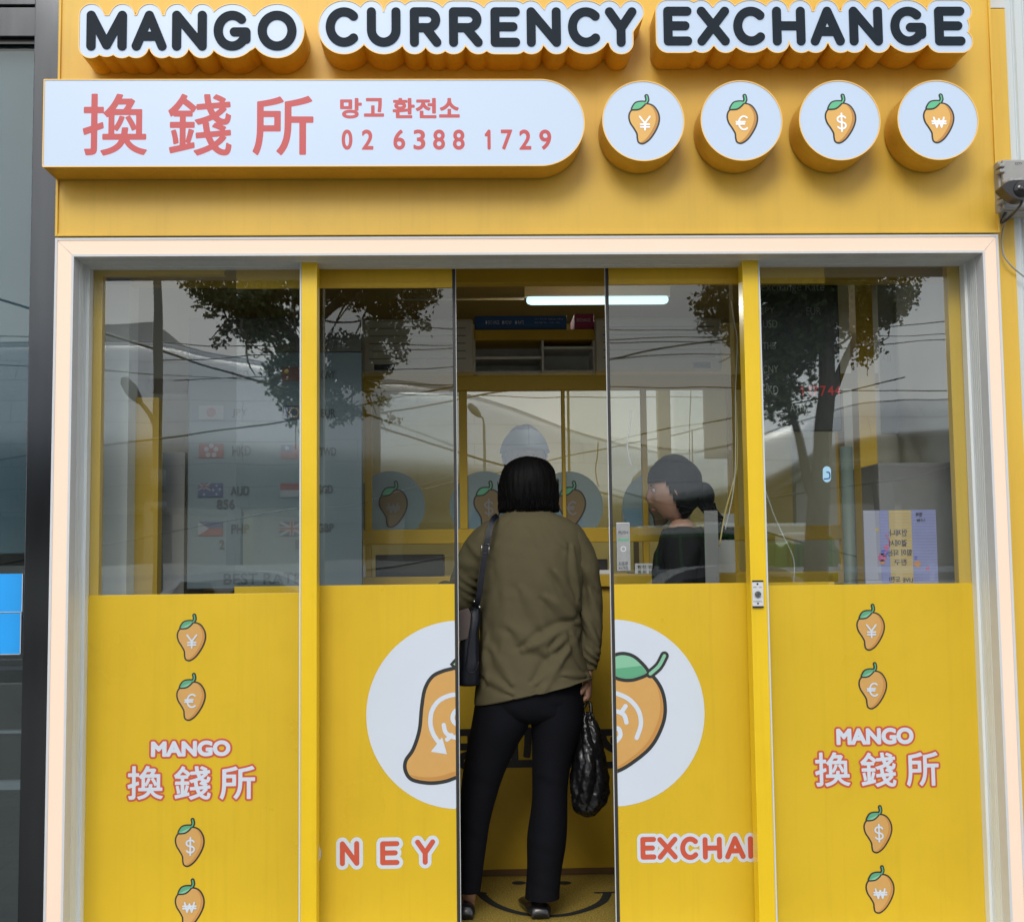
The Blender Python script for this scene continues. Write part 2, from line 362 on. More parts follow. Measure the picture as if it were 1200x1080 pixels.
# ------------------------------------------------------------------ the mango pictures
MB = [(320, 200), (370, 215), (403, 260), (414, 310), (404, 362), (375, 420), (335, 472), (290, 500), (258, 490), (249, 460), (246, 425), (225, 385), (200, 345), (190, 300), (200, 262), (228, 235), (275, 215)]
ML = [(210, 242), (235, 197), (275, 183), (318, 188), (302, 216), (270, 241), (236, 247)]
MS = [(316, 195), (328, 172), (323, 143)]
def mango(cx, cz, h, Y, sym, lit=False, cut=None, sw=.024, bodyoff=0):
    """picture of a mango h tall centred on cx, cz; sheets .5 mm apart"""
    k = h / 372
    T = lambda pts: [(cx + (a - 303) * k, cz - (b - 320) * k) for a, b in pts]
    body = poly(T(MB), 6); leaf = poly(T(ML), 6); stem = stroke([T(spl(MS, 5))], 3 * k)
    o = 6.0 * k; hh = h / 130
    bm = bmesh.new(); e = .0006
    sheet(body.grow(o) | stem.grow(2.2 * o) | leaf.grow(o), hh, Y, bm, 0)
    sheet(body.grow(-o), hh, Y - e, bm, 1)
    sheet((body.grow(-o * 1.1)).minus(poly([(a - 26 * k, b + 6 * k) for a, b in T(MB)], 6)), hh, Y - e * 1.5, bm, 2)
    sheet(leaf.grow(o), hh, Y - e * 2, bm, 0); sheet(leaf.grow(-o * .8), hh, Y - e * 3, bm, 3)
    sheet(leaf.grow(-o * .9) & half(-.45, 1, leaf.bb[1] * 1 + .42 * (leaf.bb[3] - leaf.bb[1]) - .45 * (leaf.bb[0] + leaf.bb[2]) / 2), hh, Y - e * 3.5, bm, 4)
    sheet(stem.grow(o * .35), hh, Y - e * 2.5, bm, 3)
    g = T([(262, 292), (350, 405)])
    x0, z1 = g[0]; x1, z0 = g[1]
    if sym in '€₩': x0 -= 12 * k; x1 += 2 * k
    if sym == '₩': z0 += 14 * k; z1 -= 14 * k
    if sym == '$': x0 += 6 * k; x1 -= 2 * k; z1 += 12 * k; z0 -= 8 * k
    sheet(glyph(sym, x0, z0, x1, z1, 6.6 * k), hh, Y - e * 4, bm, 5)
    return bm
MMAT = ['line', 'mango', 'mangoshade', 'leaf', 'leafpale', 'white']; MLIT = ['line', 'mangolit', 'mangoshade', 'leaflit', 'leaflit', 'whitelit']
# ------------------------------------------------------------------ kiosk, outer shell
KX0, KX1 = X(64.6, 278.8), X(1169.6, 272.5); KZ = Z(600, 275); TOP = 3.35; BOT = -.16
kiosk = thing('exchange_kiosk', ((KX0 + KX1) / 2, 0, BOT), 'yellow money exchange kiosk with a warm lit frame round its glass front', 'kiosk')
FT = Z(600, 275.2)                                   # underside of the fascia
fx0, fx1 = X(64.8, 270), X(1171.5, 266)
fb = BX((fx0 + .006, fx1 - .006, .004, .30, FT + .004, TOP))
box(fb, fx0, fx0 + .0075, -.004, .30, FT, TOP); box(fb, fx1 - .0075, fx1, -.004, .30, FT, TOP); box(fb, fx0 + .0077, fx1 - .0077, -.004, .02, FT, FT + .008)
obj('fascia', fb, M['fascia'], kiosk, bevel=.001)
# lit frame: four mitred pieces in one ring, white edge strips, grey return to the glass
ix0, ix1, iz1 = X(86.5, 302), X(1151.5, 295), Z(600, 298.5)
def ring(x0, x1, z1, X0, X1, Z1, y0, y1, mi, bm):     # inverted U between inner (x0,x1,z1) and outer outline
    pi = [(x0, BOT), (x0, z1), (x1, z1), (x1, BOT)]; po = [(X0, BOT), (X0, Z1), (X1, Z1), (X1, BOT)]
    for k in range(3):
        q = [po[k], po[k + 1], pi[k + 1], pi[k]]
        a = [bm.verts.new((p[0], y0, p[1])) for p in q]; b = [bm.verts.new((p[0], y1, p[1])) for p in q]
        for f in ((a[0], a[3], a[2], a[1]), (b[0], b[1], b[2], b[3]), (a[0], a[1], b[1], b[0]), (a[3], b[3], b[2], a[2])): bm.faces.new(f).material_index = mi
    bmesh.ops.recalc_face_normals(bm, faces=bm.faces)
KT = Z(600, 276.8)
s = .0075
bm = bmesh.new(); ring(ix0 - s, ix1 + s, iz1 + s, KX0 + s, KX1 - s, KT - s, .0035, .06, 0, bm)
obj('light_frame', bm, M['framelit'], kiosk)
bm = bmesh.new(); ring(KX0 + s - .0002, KX1 - s + .0002, KT - s + .0002, KX0, KX1, KT, 0, .06, 0, bm); ring(ix0, ix1, iz1, ix0 - s + .0002, ix1 + s - .0002, iz1 + s - .0002, 0, .06, 0, bm)
for sx, x in ((1, KX0), (-1, KX1)):                   # the mitre joints
    a = Vector((x + sx * s, 0, KT - s)); xi = ix0 - s if sx > 0 else ix1 + s; b = Vector((xi, 0, iz1 + s))
    tube(bm, [a + Vector((0, .0035, 0)), b + Vector((0, .0035, 0))], .0008, 4)
obj('frame_edging', bm, M['trim'], kiosk)
gx0, gx1, gz1 = X(105.2, 330, GL), X(1128.3, 320, GL), Z(600, 306.8, GL)
bm = bmesh.new()                                       # ribbed return
nr = 7
for k in range(nr):
    y0 = .061 + (GL - .061) * k / nr; y1 = y0 + (GL - .061) / nr - .004
    ring(ix0 + .001, ix1 - .001, iz1 - .001, ix0 - .05, ix1 + .05, iz1 + .05, y0, y1 + .004 if k == nr - 1 else y1, 0, bm)
ring(ix0 - .0015, ix1 + .0015, iz1 + .0015, ix0 - .05, ix1 + .05, iz1 + .05, .0605, GL + .006, 0, bm)
ring(ix0 + .0105, ix1 - .0105, iz1 - .004, ix0 + .0012, ix1 - .0012, iz1 - .0012, GL - .035, GL + .004, 0, bm)
obj('frame_reveal', bm, M['reveal'], kiosk)
# threshold
obj('threshold', BX((KX0, KX1, -.02, 2.75, BOT, -.045), (KX0 + .02, KX1 - .02, .0, .28, -.0448, -.012)), M['reveal'], kiosk, bevel=.002)
# ------------------------------------------------------------------ posts
for nm, (a, b, py) in {'l': (353.2, 371.5, 335), 'r': (870.4, 889.0, 335)}.items():
    x0, x1 = X(a, py, .09), X(b, py, .09)
    pz = obj('door_post', BX((x0, x1, .09, .158, BOT + .1, gz1 + .03)), M['post'], kiosk, bevel=.0015)
    wx = x0 - .0055 if nm == 'l' else x1 + .0008
    obj('gasket', BX((wx, wx + .0047, .093, .164, BOT + .1, gz1 + .028)), M['white'], pz)
    if nm == 'r':
        lk = BX((X(881.3, 696, .088), X(894.4, 696, .088), .0835, .0898, Z(888, 711, .088), Z(888, 680.5, .088)))
        lo_ = obj('lock_plate', lk, M['trim'], pz, bevel=.001, label='white key switch plate on the yellow post')
        cx, cz = X(888, 696, .083), Z(888, 696, .083)
        bm = bmesh.new(); cyl(bm, (cx, .0832, cz), (cx, .077, cz), .0098, 24); cyl(bm, (cx, .0772, cz), (cx, .0755, cz), .0068, 24)
        # black end caps, screws and small print
        obj('key_switch', bm, mat('chrome', (.55, .56, .57), .18, 1), pz)
        bm = BX((X(881.3, 680, .085), X(894.4, 680, .085), .0825, .0835, Z(888, 681.6, .085), Z(888, 679.6, .085)), (X(881.8, 711, .085), X(894.8, 711, .085), .0825, .0835, Z(888, 711.8, .085), Z(888, 709.8, .085)))
        box(bm, cx - .0006, cx + .0006, .0750, .0754, cz - .004, cz + .004)
        sheet(text_px('OPEN', (882.6, 687.0, 886.6, 688.6), .0831), .0003, .0831, bm); sheet(text_px('ON', (889.4, 687, 892.4, 688.6), .0831), .0003, .0831, bm)
        sheet(text_px('CONTROL', (883.2, 703.6, 893.2, 705.2), .0831), .0003, .0831, bm)
        for q in (684, 706.8): cyl(bm, (cx, .0833, Z(888, q, .083)), (cx, .0826, Z(888, q, .083)), .0032, 12)
        obj('switch_marking', bm, M['black'], pz)
# ------------------------------------------------------------------ fixed windows left and right
def pane(name, x0, x1, z0, z1, y, parent, m=None, th=.008):
    return obj(name, BX((x0, x1, y, y + th, z0, z1)), m or M['glass'], parent)
def single(name, x0, x1, z0, z1, y, parent, m=None):  # one sheet: the reflection of one surface
    bm = bmesh.new(); v = [bm.verts.new(c) for c in ((x0, y, z0), (x1, y, z0), (x1, y, z1), (x0, y, z1))]; bm.faces.new(v)
    return obj(name, bm, m or M['glass'], parent)
FB = BOT + .02
fixed = {}
for side, x0, x1, zt, frame in (('l', gx0, X(352, 320, .16), Z(230, 695.8, GL), 0), ('r', X(890.3, 320, .16), gx1, Z(1000, 684.5, GL), 1)):
    f = thing('fixed_window', ((x0 + x1) / 2, GL, FB), 'glazed side panel %s of the doors with yellow film below' % ('left' if side == 'l' else 'right'), None, None, kiosk)
    fixed[side] = f
    single('glass_pane', x0, x1, zt, gz1 + .01, GL + .004, f)
    obj('lower_panel', BX((x0, x1, GL, GL + .008, FB, zt)), M['film'], f, bevel=.0008)
    # the yellow aluminium section behind the glass
    bm = bmesh.new(); y0, y1 = GL + .01, GL + .05
    if side == 'l': a, b = gx0 - .01, X(119.5, 400, y0)
    else: a, b = X(1113, 400, y0), gx1 + .01
    box(bm, a, b, y0, y1, FB, gz1); 
    if side == 'l': box(bm, b + .0002, X(262, 320, y0), y0, y1 - .002, Z(200, 322, y0), gz1)
    else: box(bm, X(968, 320, y0), a - .0002, y0, y1 - .002, Z(1040, 309, y0), gz1)
    obj('window_frame', bm, M['yellow'], f, bevel=.001)
# lettering and mangos on the side panels
def outlined(sh_in, off, h, Y, bm, mo=0, mi_=1):
    sheet(sh_in.grow(off), h, Y, bm, mo); sheet(sh_in, h, Y - .0006, bm, mi_)
YP = GL - .0008
def side_print(f, dx):
    for sym, (cx, cy_) in dx['mangos']:
        c = P(cx, cy_, YP); obj('mango_picture', mango(c.x, c.z, .1495, YP, sym), [M[k] for k in MMAT], f)
    bm = bmesh.new()
    for ch, r in dx['mango_word']:
        pass
    t = text_px('MANGO', dx['word'], YP, bold=.0034); outlined(t, .0062, .0012, YP, bm); obj('lettering', bm, [M['red'], M['white']], f); bm = bmesh.new()
    for ch, r in zip('換錢所', dx['han']):
        outlined(text_px(ch, r, YP, bold=.0019), .0062, .0011, YP - .0003, bm)
    obj('lettering', bm, [M['red'], M['white']], f)
side_print(fixed['l'], dict(mangos=[('¥', (224.5, 747)), ('€', (224, 816.5)), ('$', (222.5, 987)), ('₩', (222.5, 1058))], mango_word=[], word=(177, 867.5, 270, 886),
    han=[(149.5, 897, 191, 936.5), (204, 897, 247, 936.5), (257.5, 897, 299, 936)]))
side_print(fixed['r'], dict(mangos=[('¥', (1020.5, 735)), ('€', (1023, 803.5)), ('$', (1029, 971.5)), ('₩', (1031.5, 1042))], mango_word=[], word=(980, 852.5, 1070.5, 872),
    han=[(955, 881, 996, 921), (1008.5, 881, 1050, 921.5), (1062, 880.5, 1100, 920.5)]))
# ------------------------------------------------------------------ sliding doors
YD = GL + .03
def door(side):
    if side == 'l': xe, xt, hz, lz = X(531.2, 320, YD), X(277, 320, YD), Z(450, 337.5, YD), Z(450, 685, YD)
    else: xe, xt, hz, lz = X(711.5, 320, YD), X(966, 320, YD), Z(790, 333, YD), Z(800, 683.5, YD)
    sg = 1 if side == 'l' else -1
    x0, x1 = min(xe, xt), max(xe, xt)
    d = thing('sliding_door', ((x0 + x1) / 2, YD, FB), '%s sliding glass door, pushed %s' % (('left', 'left') if side == 'l' else ('right', 'right')), None, None, kiosk)
    e = .0035
    single('glass_pane', x0 + .002, x1 - .002, FB, gz1 + .02, YD + .004, d, M['doorglass'])
    xi0, xi1 = (x0, xe - .004) if side == 'l' else (xe + .004, x1)
    # film at the top, in two steps, and the lower film panel
    obj('header_panel', BX((xi0, xi1, YD - .001, YD + .003, hz + .019, gz1 + .02), (xi0, xi1, YD - .004, YD + .003, hz + .0035, hz + .0187), (xi0, xi1, YD - .002, YD + .003, hz, hz + .0034)), M['yellow'], d)
    obj('lower_panel', BX((xi0, xi1, YD - .002, YD + .003, FB, lz)), M['film'], d, bevel=.0006)
    obj('edge_gasket', BX((xe - .0035 if side == 'l' else xe - .006, xe + .006 if side == 'l' else xe + .0035, YD - .004, YD + .016, FB, gz1 + .02)), M['rubber'], d, bevel=.0015)
    bm = BX((xe + .0062 if side == 'l' else xe - .0085, xe + .0085 if side == 'l' else xe - .0062, YD + .002, YD + .010, FB, gz1 + .02))
    obj('edge_trim', bm, M['reveal'], d)
    return d, xe, lz
dl, xel, lzl = door('l'); dr, xer, lzr = door('r')
YQ = YD - .0026; Y1, Y2, Y3, Y4 = YQ, YQ - .0006, YQ - .0012, YQ - .0018
K = 1 / 366                                            # about the size of one photo pixel on the doors, in metres
pk = P(601, 800, YQ).x - P(600, 800, YQ).x
def dp(pts): return px_pts(pts, YQ)
cutl = half(1, 0, xel - .0042); cutr = half(-1, 0, -(xer + .0042))
# left emblem
bm = bmesh.new(); c = P(538.5, 836.5, YQ)
sheet(disc(c.x, c.z, 108.6 * pk) & cutl, .004, Y1, bm, 0)
Bl = [(560, 771), (533, 780), (518, 784), (505, 791), (496, 806), (492, 828), (489.5, 854), (482.5, 876), (473.5, 890), (473, 903), (481, 914.5), (500, 919), (518, 918), (534, 913), (560, 900)]
bl = poly(dp(Bl), 6)
sheet(bl & cutl, .0012, Y2, bm, 1); sheet(bl.grow(-4.3 * pk) & cutl, .0012, Y3, bm, 2)
sheet((bl.grow(-5 * pk)).minus(poly(dp([(a - 4, b - 9) for a, b in Bl]), 6)) & cutl, .0012, Y3 - .0003, bm, 3)
tip = poly(dp([(527, 778), (534, 770), (545, 772), (545, 786), (533, 784)])); sheet(tip & cutl, .001, Y3 - .0002, bm, 1)
sheet(poly(dp([(531, 778), (536, 774), (545, 778), (545, 782), (536, 781)])) & cutl, .001, Y3 - .0005, bm, 4)
ar = stroke([dp(spl([(541, 813), (527, 814.5), (514, 821), (506, 833), (504.5, 848), (508, 860), (514, 869)], 6))], 2.6 * pk) | poly(dp([(505.5, 880), (518, 864), (523.5, 883)])).grow(.3 * pk)
ar = ar | stroke([dp(spl([(520, 849), (522, 857), (528, 862), (540, 865)], 6)), dp(spl([(545, 830), (536, 831), (531, 837), (531, 844), (537, 850)], 5)), dp([(524, 866), (529, 861)])], 2.5 * pk)
sheet(ar & cutl, .001, Y4, bm, 5)
obj('round_emblem', bm, [M['white'], M['line'], M['mango'], M['mangoshade'], M['leafpale'], M['white']], dl, label='white half circle with the left half of a large mango')
# right emblem
bm = bmesh.new(); c = P(718, 834.5, YQ)
sheet(disc(c.x, c.z, 108.2 * pk) & cutr, .004, Y1, bm, 0)
Br = [(690, 778), (725, 778), (748, 779), (764, 788), (776.5, 805), (781.5, 826), (779, 848), (766, 874), (745, 893), (722, 906), (690, 912)]
br = poly(dp(Br), 6)
sheet(br & cutr, .0012, Y2, bm, 1); sheet(br.grow(-4.3 * pk) & cutr, .0012, Y3, bm, 2)
sheet((br.grow(-4.8 * pk)).minus(poly(dp([(a - 8, b - 4) for a, b in Br]), 6)) & cutr, .0012, Y3 - .0003, bm, 3)
lf = poly(dp([(705, 778), (718, 766), (733, 763.5), (748, 770), (762, 788), (747, 797), (731, 798.5), (716, 793)]), 6)
sm = stroke([dp(spl([(762, 789), (772, 780), (778.5, 768)], 5))], 2.0 * pk)
sheet((lf | sm.grow(3.2 * pk)) & cutr, .001, Y3 - .0004, bm, 1); sheet(lf.grow(-4 * pk) & cutr, .001, Y3 - .0007, bm, 4); sheet(sm, .001, Y3 - .0008, bm, 4)
sheet(lf.grow(-4.3 * pk) & cutr & half(-.1, 1, P(740, 781, YQ).z - .1 * P(740, 781, YQ).x), .001, Y3 - .0009, bm, 6)
ar = stroke([dp(spl([(712, 811), (722, 812), (737, 819), (748, 832), (751, 848), (746, 864)], 6)), dp(spl([(712, 834), (722, 833), (731, 837), (734, 846)], 5)), dp([(729, 833), (733, 827)]), dp(spl([(714, 856), (724, 853), (727, 861), (722, 868)], 5))], 2.6 * pk)
sheet(ar & cutr, .001, Y4, bm, 5)
obj('round_emblem', bm, [M['white'], M['line'], M['mango'], M['mangoshade'], M['leafpale'], M['white'], M['leaf']], dr, label='white half circle with the right half of a large mango')
# MONEY / EXCHANGE lettering
def door_word(items, rr, off, par, cut=None):
    bm = bmesh.new(); all_ = None
    gs = [glyph_px(ch, r, YQ, rr * pk) for ch, r in items]
    for g in gs: all_ = g if all_ is None else all_ | g
    sheet(all_.grow(off * pk), .0011, Y1, bm, 0)
    for g in gs: sheet(g, .0009, Y2, bm, 1)
    obj('lettering', bm, [M['white'], M['red']], par)
door_word([('M', (296, 985, 327, 1014)), ('O', (342, 985, 372, 1014)), ('N', (398.3, 985, 421, 1014)), ('E', (445.5, 985, 468, 1013)), ('Y', (486.5, 983, 510, 1012.5))], 2.9, 4.3, dl)
door_word([('E', (750.5, 980, 769, 1006.5)), ('X', (770.5, 980, 794, 1006.5)), ('C', (797, 979.5, 820, 1007)), ('H', (823.5, 980, 846, 1006.5)), ('A', (849.5, 979, 873.5, 1006)), ('N', (876.5, 979, 900, 1005.5)), ('G', (903, 979, 927, 1005.5)), ('E', (931, 979, 949, 1005))], 2.9, 3.8, dr)
# the handle box on the right door
hb = BX((X(722.5, 640, YD - .01), X(738.5, 640, YD - .01), YD - .012, YD - .001, Z(730, 669, YD - .01), Z(730, 612, YD - .01)))
ho = obj('pull_handle', hb, mat('brushed_steel', (.42, .43, .43), .35, .8, noise=.15, nscale=40), dr, bevel=.002)
# ------------------------------------------------------------------ sign boxes on the fascia
SY = -.128                                             # front of the signs
def case_sign(root, sh, h, depth, bm=None):
    """painted case with a thin bright rim and a lit face set 3 mm back"""
    rim = .003
    lo_, li_ = contour(sh, h), contour(sh.grow(-rim), h)
    case = sheet(lo_ + [l[::-1] for l in li_], h, SY - .003, None, 1, depth=.0058, side=0)
    sheet(lo_, h, SY + .0027, case, 0, depth=depth - .006, side=0)
    obj('sign_case', case, [M['case'], M['rim']], root)
    obj('sign_face', sheet(li_, h, SY - .0005, None, 0, depth=.003, side=0), M['face'], root)
top = {'MANGO': [('M', 100.3, 147.6), ('A', 153.5, 194.5), ('N', 200.8, 241.6), ('G', 249.6, 293), ('O', 301.3, 347)],
       'CURRENCY': [('C', 381.2, 423), ('U', 429.6, 469.2), ('R', 480, 517), ('R', 526, 565.5), ('E', 574.8, 609.5), ('N', 617.3, 657.5), ('C', 665.8, 707), ('Y', 709.5, 746.6)],
       'EXCHANGE': [('E', 778, 811.3), ('X', 817.5, 855.5), ('C', 860, 900.5), ('H', 906, 944.5), ('A', 950.5, 990.5), ('N', 996.2, 1035.2), ('G', 1044.6, 1086.3), ('E', 1096.5, 1132)]}
zt, zb = {'MANGO': 11.5, 'CURRENCY': 7.5, 'EXCHANGE': 6.8}, {'MANGO': 58, 'CURRENCY': 53.5, 'EXCHANGE': 52}
ps = P(601, 30, SY).x - P(600, 30, SY).x
for wd, ls in top.items():
    gs = []
    for ch, a, b in ls:
        gs.append(glyph_px(ch, (a, zt[wd], b, zb[wd]), SY - .012, 5.3 * ps))
    al = gs[0]
    for g in gs[1:]: al = al | g
    al = al.grow(9.3 * ps)
    # close the gaps between the letters so that the backing is one piece
    za_, zb_ = (al.bb[1] + al.bb[3]) / 2, .05
    r0, r1 = gs[0].bb, gs[-1].bb
    fillr = poly([(r0[0] + .01, r0[1] + .012), (r1[2] - .012, r1[1] + .012), (r1[2] - .012, r1[3] - .012), (r0[0] + .01, r0[3] - .012)])
    al = al | fillr
    root = thing('word_sign', (al.bb[0] / 2 + al.bb[2] / 2, SY, al.bb[1]), {'MANGO': 'scalloped lit sign box reading MANGO at the top left', 'CURRENCY': 'scalloped lit sign box reading CURRENCY in dark letters', 'EXCHANGE': 'scalloped lit sign box reading EXCHANGE at the top right'}[wd], 'sign', 'lit word signs along the top of the fascia')
    case_sign(root, al, .0022, .132)
    for (ch, a, b), g in zip(ls, gs):
        obj('letter', sheet(g, .0013, SY - .0045, None, 0, depth=.004, side=0), M['ink'], root)
# long banner sign
a = P(51.5, 94.5, SY); b = P(51.5, 197.5, SY); c = P(685.3, 143, SY)
bt = (a.z + P(600, 91.8, SY).z) / 2; bb2 = (b.z + P(600, 194, SY).z) / 2; rr = (bt - bb2) / 2
pts = [(a.x, bb2), (c.x - rr, bb2)] + arc(c.x - rr, bb2 + rr, rr, rr, -90, 90, 40)[1:] + [(a.x, bt)]
bn = thing('banner_sign', ((a.x + c.x) / 2, SY, bb2), 'long white lit sign with red Chinese characters, rounded at the right end', 'sign')
bshape = poly(pts)
case_sign(bn, bshape, .003, .128)
YB = SY - .0012
for ch, r in (('換', (97, 110, 172.5, 182.5)), ('錢', (197, 110, 271.5, 182.5)), ('所', (296, 112.5, 367.3, 182))):
    obj('character', sheet(text_px(ch, r, YB, bold=.0030), .0018, YB), M['redlit'], bn)
for ch, r in (('망', (398.5, 115, 424, 139)), ('고', (426.5, 115, 450, 137)), ('환', (460, 115, 486, 138.7)), ('전', (487, 115, 511.5, 138.7)), ('소', (514.5, 115, 538.7, 138))):
    obj('letter', sheet(text_px(ch, r, YB, bold=.0026), .0010, YB), M['redlit'], bn)
for ch, x0, x1 in (('0', 400.4, 413), ('2', 424, 437.5), ('6', 461, 474.8), ('3', 484.5, 498.4), ('8', 507.5, 521.5), ('8', 530.7, 544.5), ('1', 568, 576), ('7', 587, 600.5), ('2', 608.5, 622.5), ('9', 632, 646)):
    obj('digit', sheet(glyph_px('1', (x0, 152, x1 - 1, 175.6), YB, 1.9 * ps) if ch == '1' else text_px(ch, (x0, 152, x1, 175.6), YB, bold=.0019), .0009, YB), M['redlit'], bn)
# four round signs
names = {'¥': 'round lit sign with a yen mango, nearest the banner', '€': 'round lit sign with a euro mango', '$': 'round lit sign with a dollar mango', '₩': 'round lit sign with a won mango, nearest the camera'}
for k, sym in enumerate('¥€$₩'):
    c = P(753.8 + 115.03 * k, 142.0 - .33 * k, SY); r = 48.2 * ps
    rt = thing('round_sign', (c.x, SY, c.z - r), names[sym], 'sign', 'round mango signs on the fascia')
    case_sign(rt, disc(c.x, c.z, r), .0028, .128)
    m_ = P(753.8 + 115.03 * k + 1.2, 140.6 - .33 * k, SY)
    obj('mango_picture', mango(m_.x, m_.z, .158, SY - .0012, sym, True), [M[q] for q in MLIT], rt)
# ------------------------------------------------------------------ kiosk interior
M['wall'] = mat('inner_wall_paint', (.66, .54, .19), .6, noise=.12, nscale=3)
M['wallpale'] = mat('pale_wall', (.42, .44, .43), .6, noise=.08, nscale=3)
M['ceil'] = mat('ceiling_board', (.16, .12, .05), .7, noise=.1, nscale=4)
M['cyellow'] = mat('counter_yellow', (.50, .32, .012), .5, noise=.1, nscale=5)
M['cream'] = mat('cream_plastic', (.55, .52, .42), .45, noise=.05, nscale=10)
M['greyp'] = mat('grey_cabinet', (.20, .20, .20), .6, noise=.08, nscale=6)
M['paper'] = mat('paper', (.65, .67, .68), .7, noise=.04, nscale=20)
M['steel'] = mat('steel_shelf', (.62, .62, .56), .5, .1, noise=.1, nscale=20)
IX0, IX1, IY1, IZ1 = gx0 - .04, gx1 + .04, 2.7, 2.47
obj('side_wall', BX((IX0 - .03, IX0, .28, IY1, BOT, IZ1)), M['wallpale'], kiosk)
obj('side_wall', BX((IX1, IX1 + .03, .28, IY1, BOT, IZ1)), M['wallpale'], kiosk)
obj('back_wall', BX((IX0 - .03, IX1 + .03, IY1, IY1 + .04, BOT, IZ1)), M['wall'], kiosk)
obj('ceiling', BX((IX0 - .03, IX1 + .03, .24, IY1 + .04, IZ1 + .001, IZ1 + .04)), M['ceil'], kiosk)
obj('head_beam', BX((IX0, IX1, .26, .32, gz1 + .055, IZ1), (IX0, IX1, .40, .46, gz1 - .02, gz1 + .03), (IX0, IX1, .60, .66, gz1 + .05, gz1 + .12)), M['cyellow'], kiosk, bevel=.002)
obj('roof', BX((fx0 - .0, fx1, .305, IY1 + .2, 2.55, TOP)), M['reveal'], kiosk)
fl = mat('mat_pile', (.42, .30, .045), .95, noise=.8, nscale=170, bump=.004, bscale=300)
obj('inner_floor', BX((IX0 - .03, IX1 + .03, .285, IY1 + .04, -.0445, -.004)), M['reveal'], kiosk)
# the smiling mat
mt = thing('floor_mat', (0, .65, 0), 'mustard floor mat with a black smiling face, under the customer', 'mat')
mx0, mx1 = X(440, 1018, 1.04), X(800, 1018, 1.04)
obj('mat_base', BX((mx0, mx1, .23, 1.04, -.0035, .006)), fl, mt, bevel=.002)
def gp(a, b): q = G(a, b, .007); return (q.x, q.y)
sm_ = stroke([[gp(a, b) for a, b in spl([(563, 1046), (570, 1053), (583, 1061), (605, 1068.5), (633, 1072.5), (662, 1071.5), (688, 1065), (706, 1056), (712, 1046)], 5)]], .016)
sm_ = sm_ | stroke([[gp(553, 1047.5), gp(568, 1046)], [gp(699, 1045.5), gp(722, 1045)]], .010)
e1, e2 = gp(608, 1034), gp(661, 1034)
sm_ = sm_ | disc(*e1, .027) | disc(*e2, .027)
lo = contour(sm_, .003); bm = bmesh.new()
fv = [bm.verts.new((x, y, .0075)) for l in lo for x, y in l]
for t in tri_loops(lo): bm.faces.new([fv[k] for k in t])
obj('smile', bm, mat('mat_black_pile', (.012, .016, .014), .95, noise=.4, nscale=260, bump=.003, bscale=300), mt)
# counter with its glass partition
YC = 1.05
ct = thing('service_counter', (0, YC, 0), 'yellow counter with a glazed partition above it, inside the kiosk', 'counter')
cz1 = Z(708, 673, YC - .03); cz0 = Z(708, 687.5, YC - .03)
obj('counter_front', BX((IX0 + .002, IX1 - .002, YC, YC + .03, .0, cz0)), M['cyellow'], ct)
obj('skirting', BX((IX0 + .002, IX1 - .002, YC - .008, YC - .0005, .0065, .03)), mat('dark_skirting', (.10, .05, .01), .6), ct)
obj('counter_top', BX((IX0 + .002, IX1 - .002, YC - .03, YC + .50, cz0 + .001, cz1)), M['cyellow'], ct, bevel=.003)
bm = bmesh.new()
YT = YC - .0015
for ch, r in (('망', (531, 850, 575, 902)), ('고', (583, 852, 628, 899)), ('환', (640, 852, 683, 899)), ('전', (690, 850, 735, 900)), ('소', (742, 850, 785, 900))):
    obj('character', sheet(text_px(ch, r, YT, bold=.0075), .003, YT), M['black'], ct)
# partition frame: rails and posts
YG = 1.10
zr0, zr1 = Z(620, 636, YG), Z(620, 619, YG); zt0, zt1 = Z(600, 458, YG), Z(600, 441, YG)
px0, px1 = IX0 + .004, IX1 - .004
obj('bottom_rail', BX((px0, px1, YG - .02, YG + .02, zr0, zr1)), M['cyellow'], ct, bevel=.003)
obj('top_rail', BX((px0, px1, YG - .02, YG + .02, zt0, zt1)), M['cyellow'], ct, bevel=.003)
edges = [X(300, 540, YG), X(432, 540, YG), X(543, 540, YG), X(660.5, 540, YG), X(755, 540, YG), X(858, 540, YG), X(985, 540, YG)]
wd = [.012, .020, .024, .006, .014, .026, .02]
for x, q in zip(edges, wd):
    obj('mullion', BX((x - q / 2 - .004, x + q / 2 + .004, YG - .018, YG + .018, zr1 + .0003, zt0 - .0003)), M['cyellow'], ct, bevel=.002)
    obj('mullion', BX((x - .012, x + .012, YG - .018, YG + .018, cz1 + .0005, zr0 - .0003)), M['cyellow'], ct, bevel=.002) if q > .011 else None
for i in range(len(edges) - 1):
    if i in (5,): continue
    single('glass_pane', edges[i] + wd[i] / 2 + .0045, edges[i + 1] - wd[i + 1] / 2 - .0045, zr1, zt0, YG, ct, M['glass2'])
M['blueice'] = mat('pale_blue_film', (.16, .27, .34), .4, alpha=.75)
M['dimmango'] = mat('dim_mango_film', (.17, .12, .05), .5)
for (cx, cy_), sy in (((457, 593), '₩'), ((568, 593), '$'), ((666, 593), '€'), ((770, 593), '¥')):
    c = P(cx, cy_, YG - .003); r = 41 * (P(601, 593, YG).x - P(600, 593, YG).x)
    bm = bmesh.new(); sheet(disc(c.x, c.z, r) & half(0, -1, -(zr1 + .001)), .004, YG - .003, bm, 0)
    o_ = obj('round_emblem', bm, M['blueice'], ct, label='pale blue round sticker with a mango on the partition glass')
    c2 = P(cx + 4, cy_ - 2, YG - .005)
    obj('mango_picture', mango(c2.x, c2.z, .185, YG - .005, sy), [M['line'], M['dimmango'], M['dimmango'], M['leaf'], M['leaf'], M['greyp']], o_)
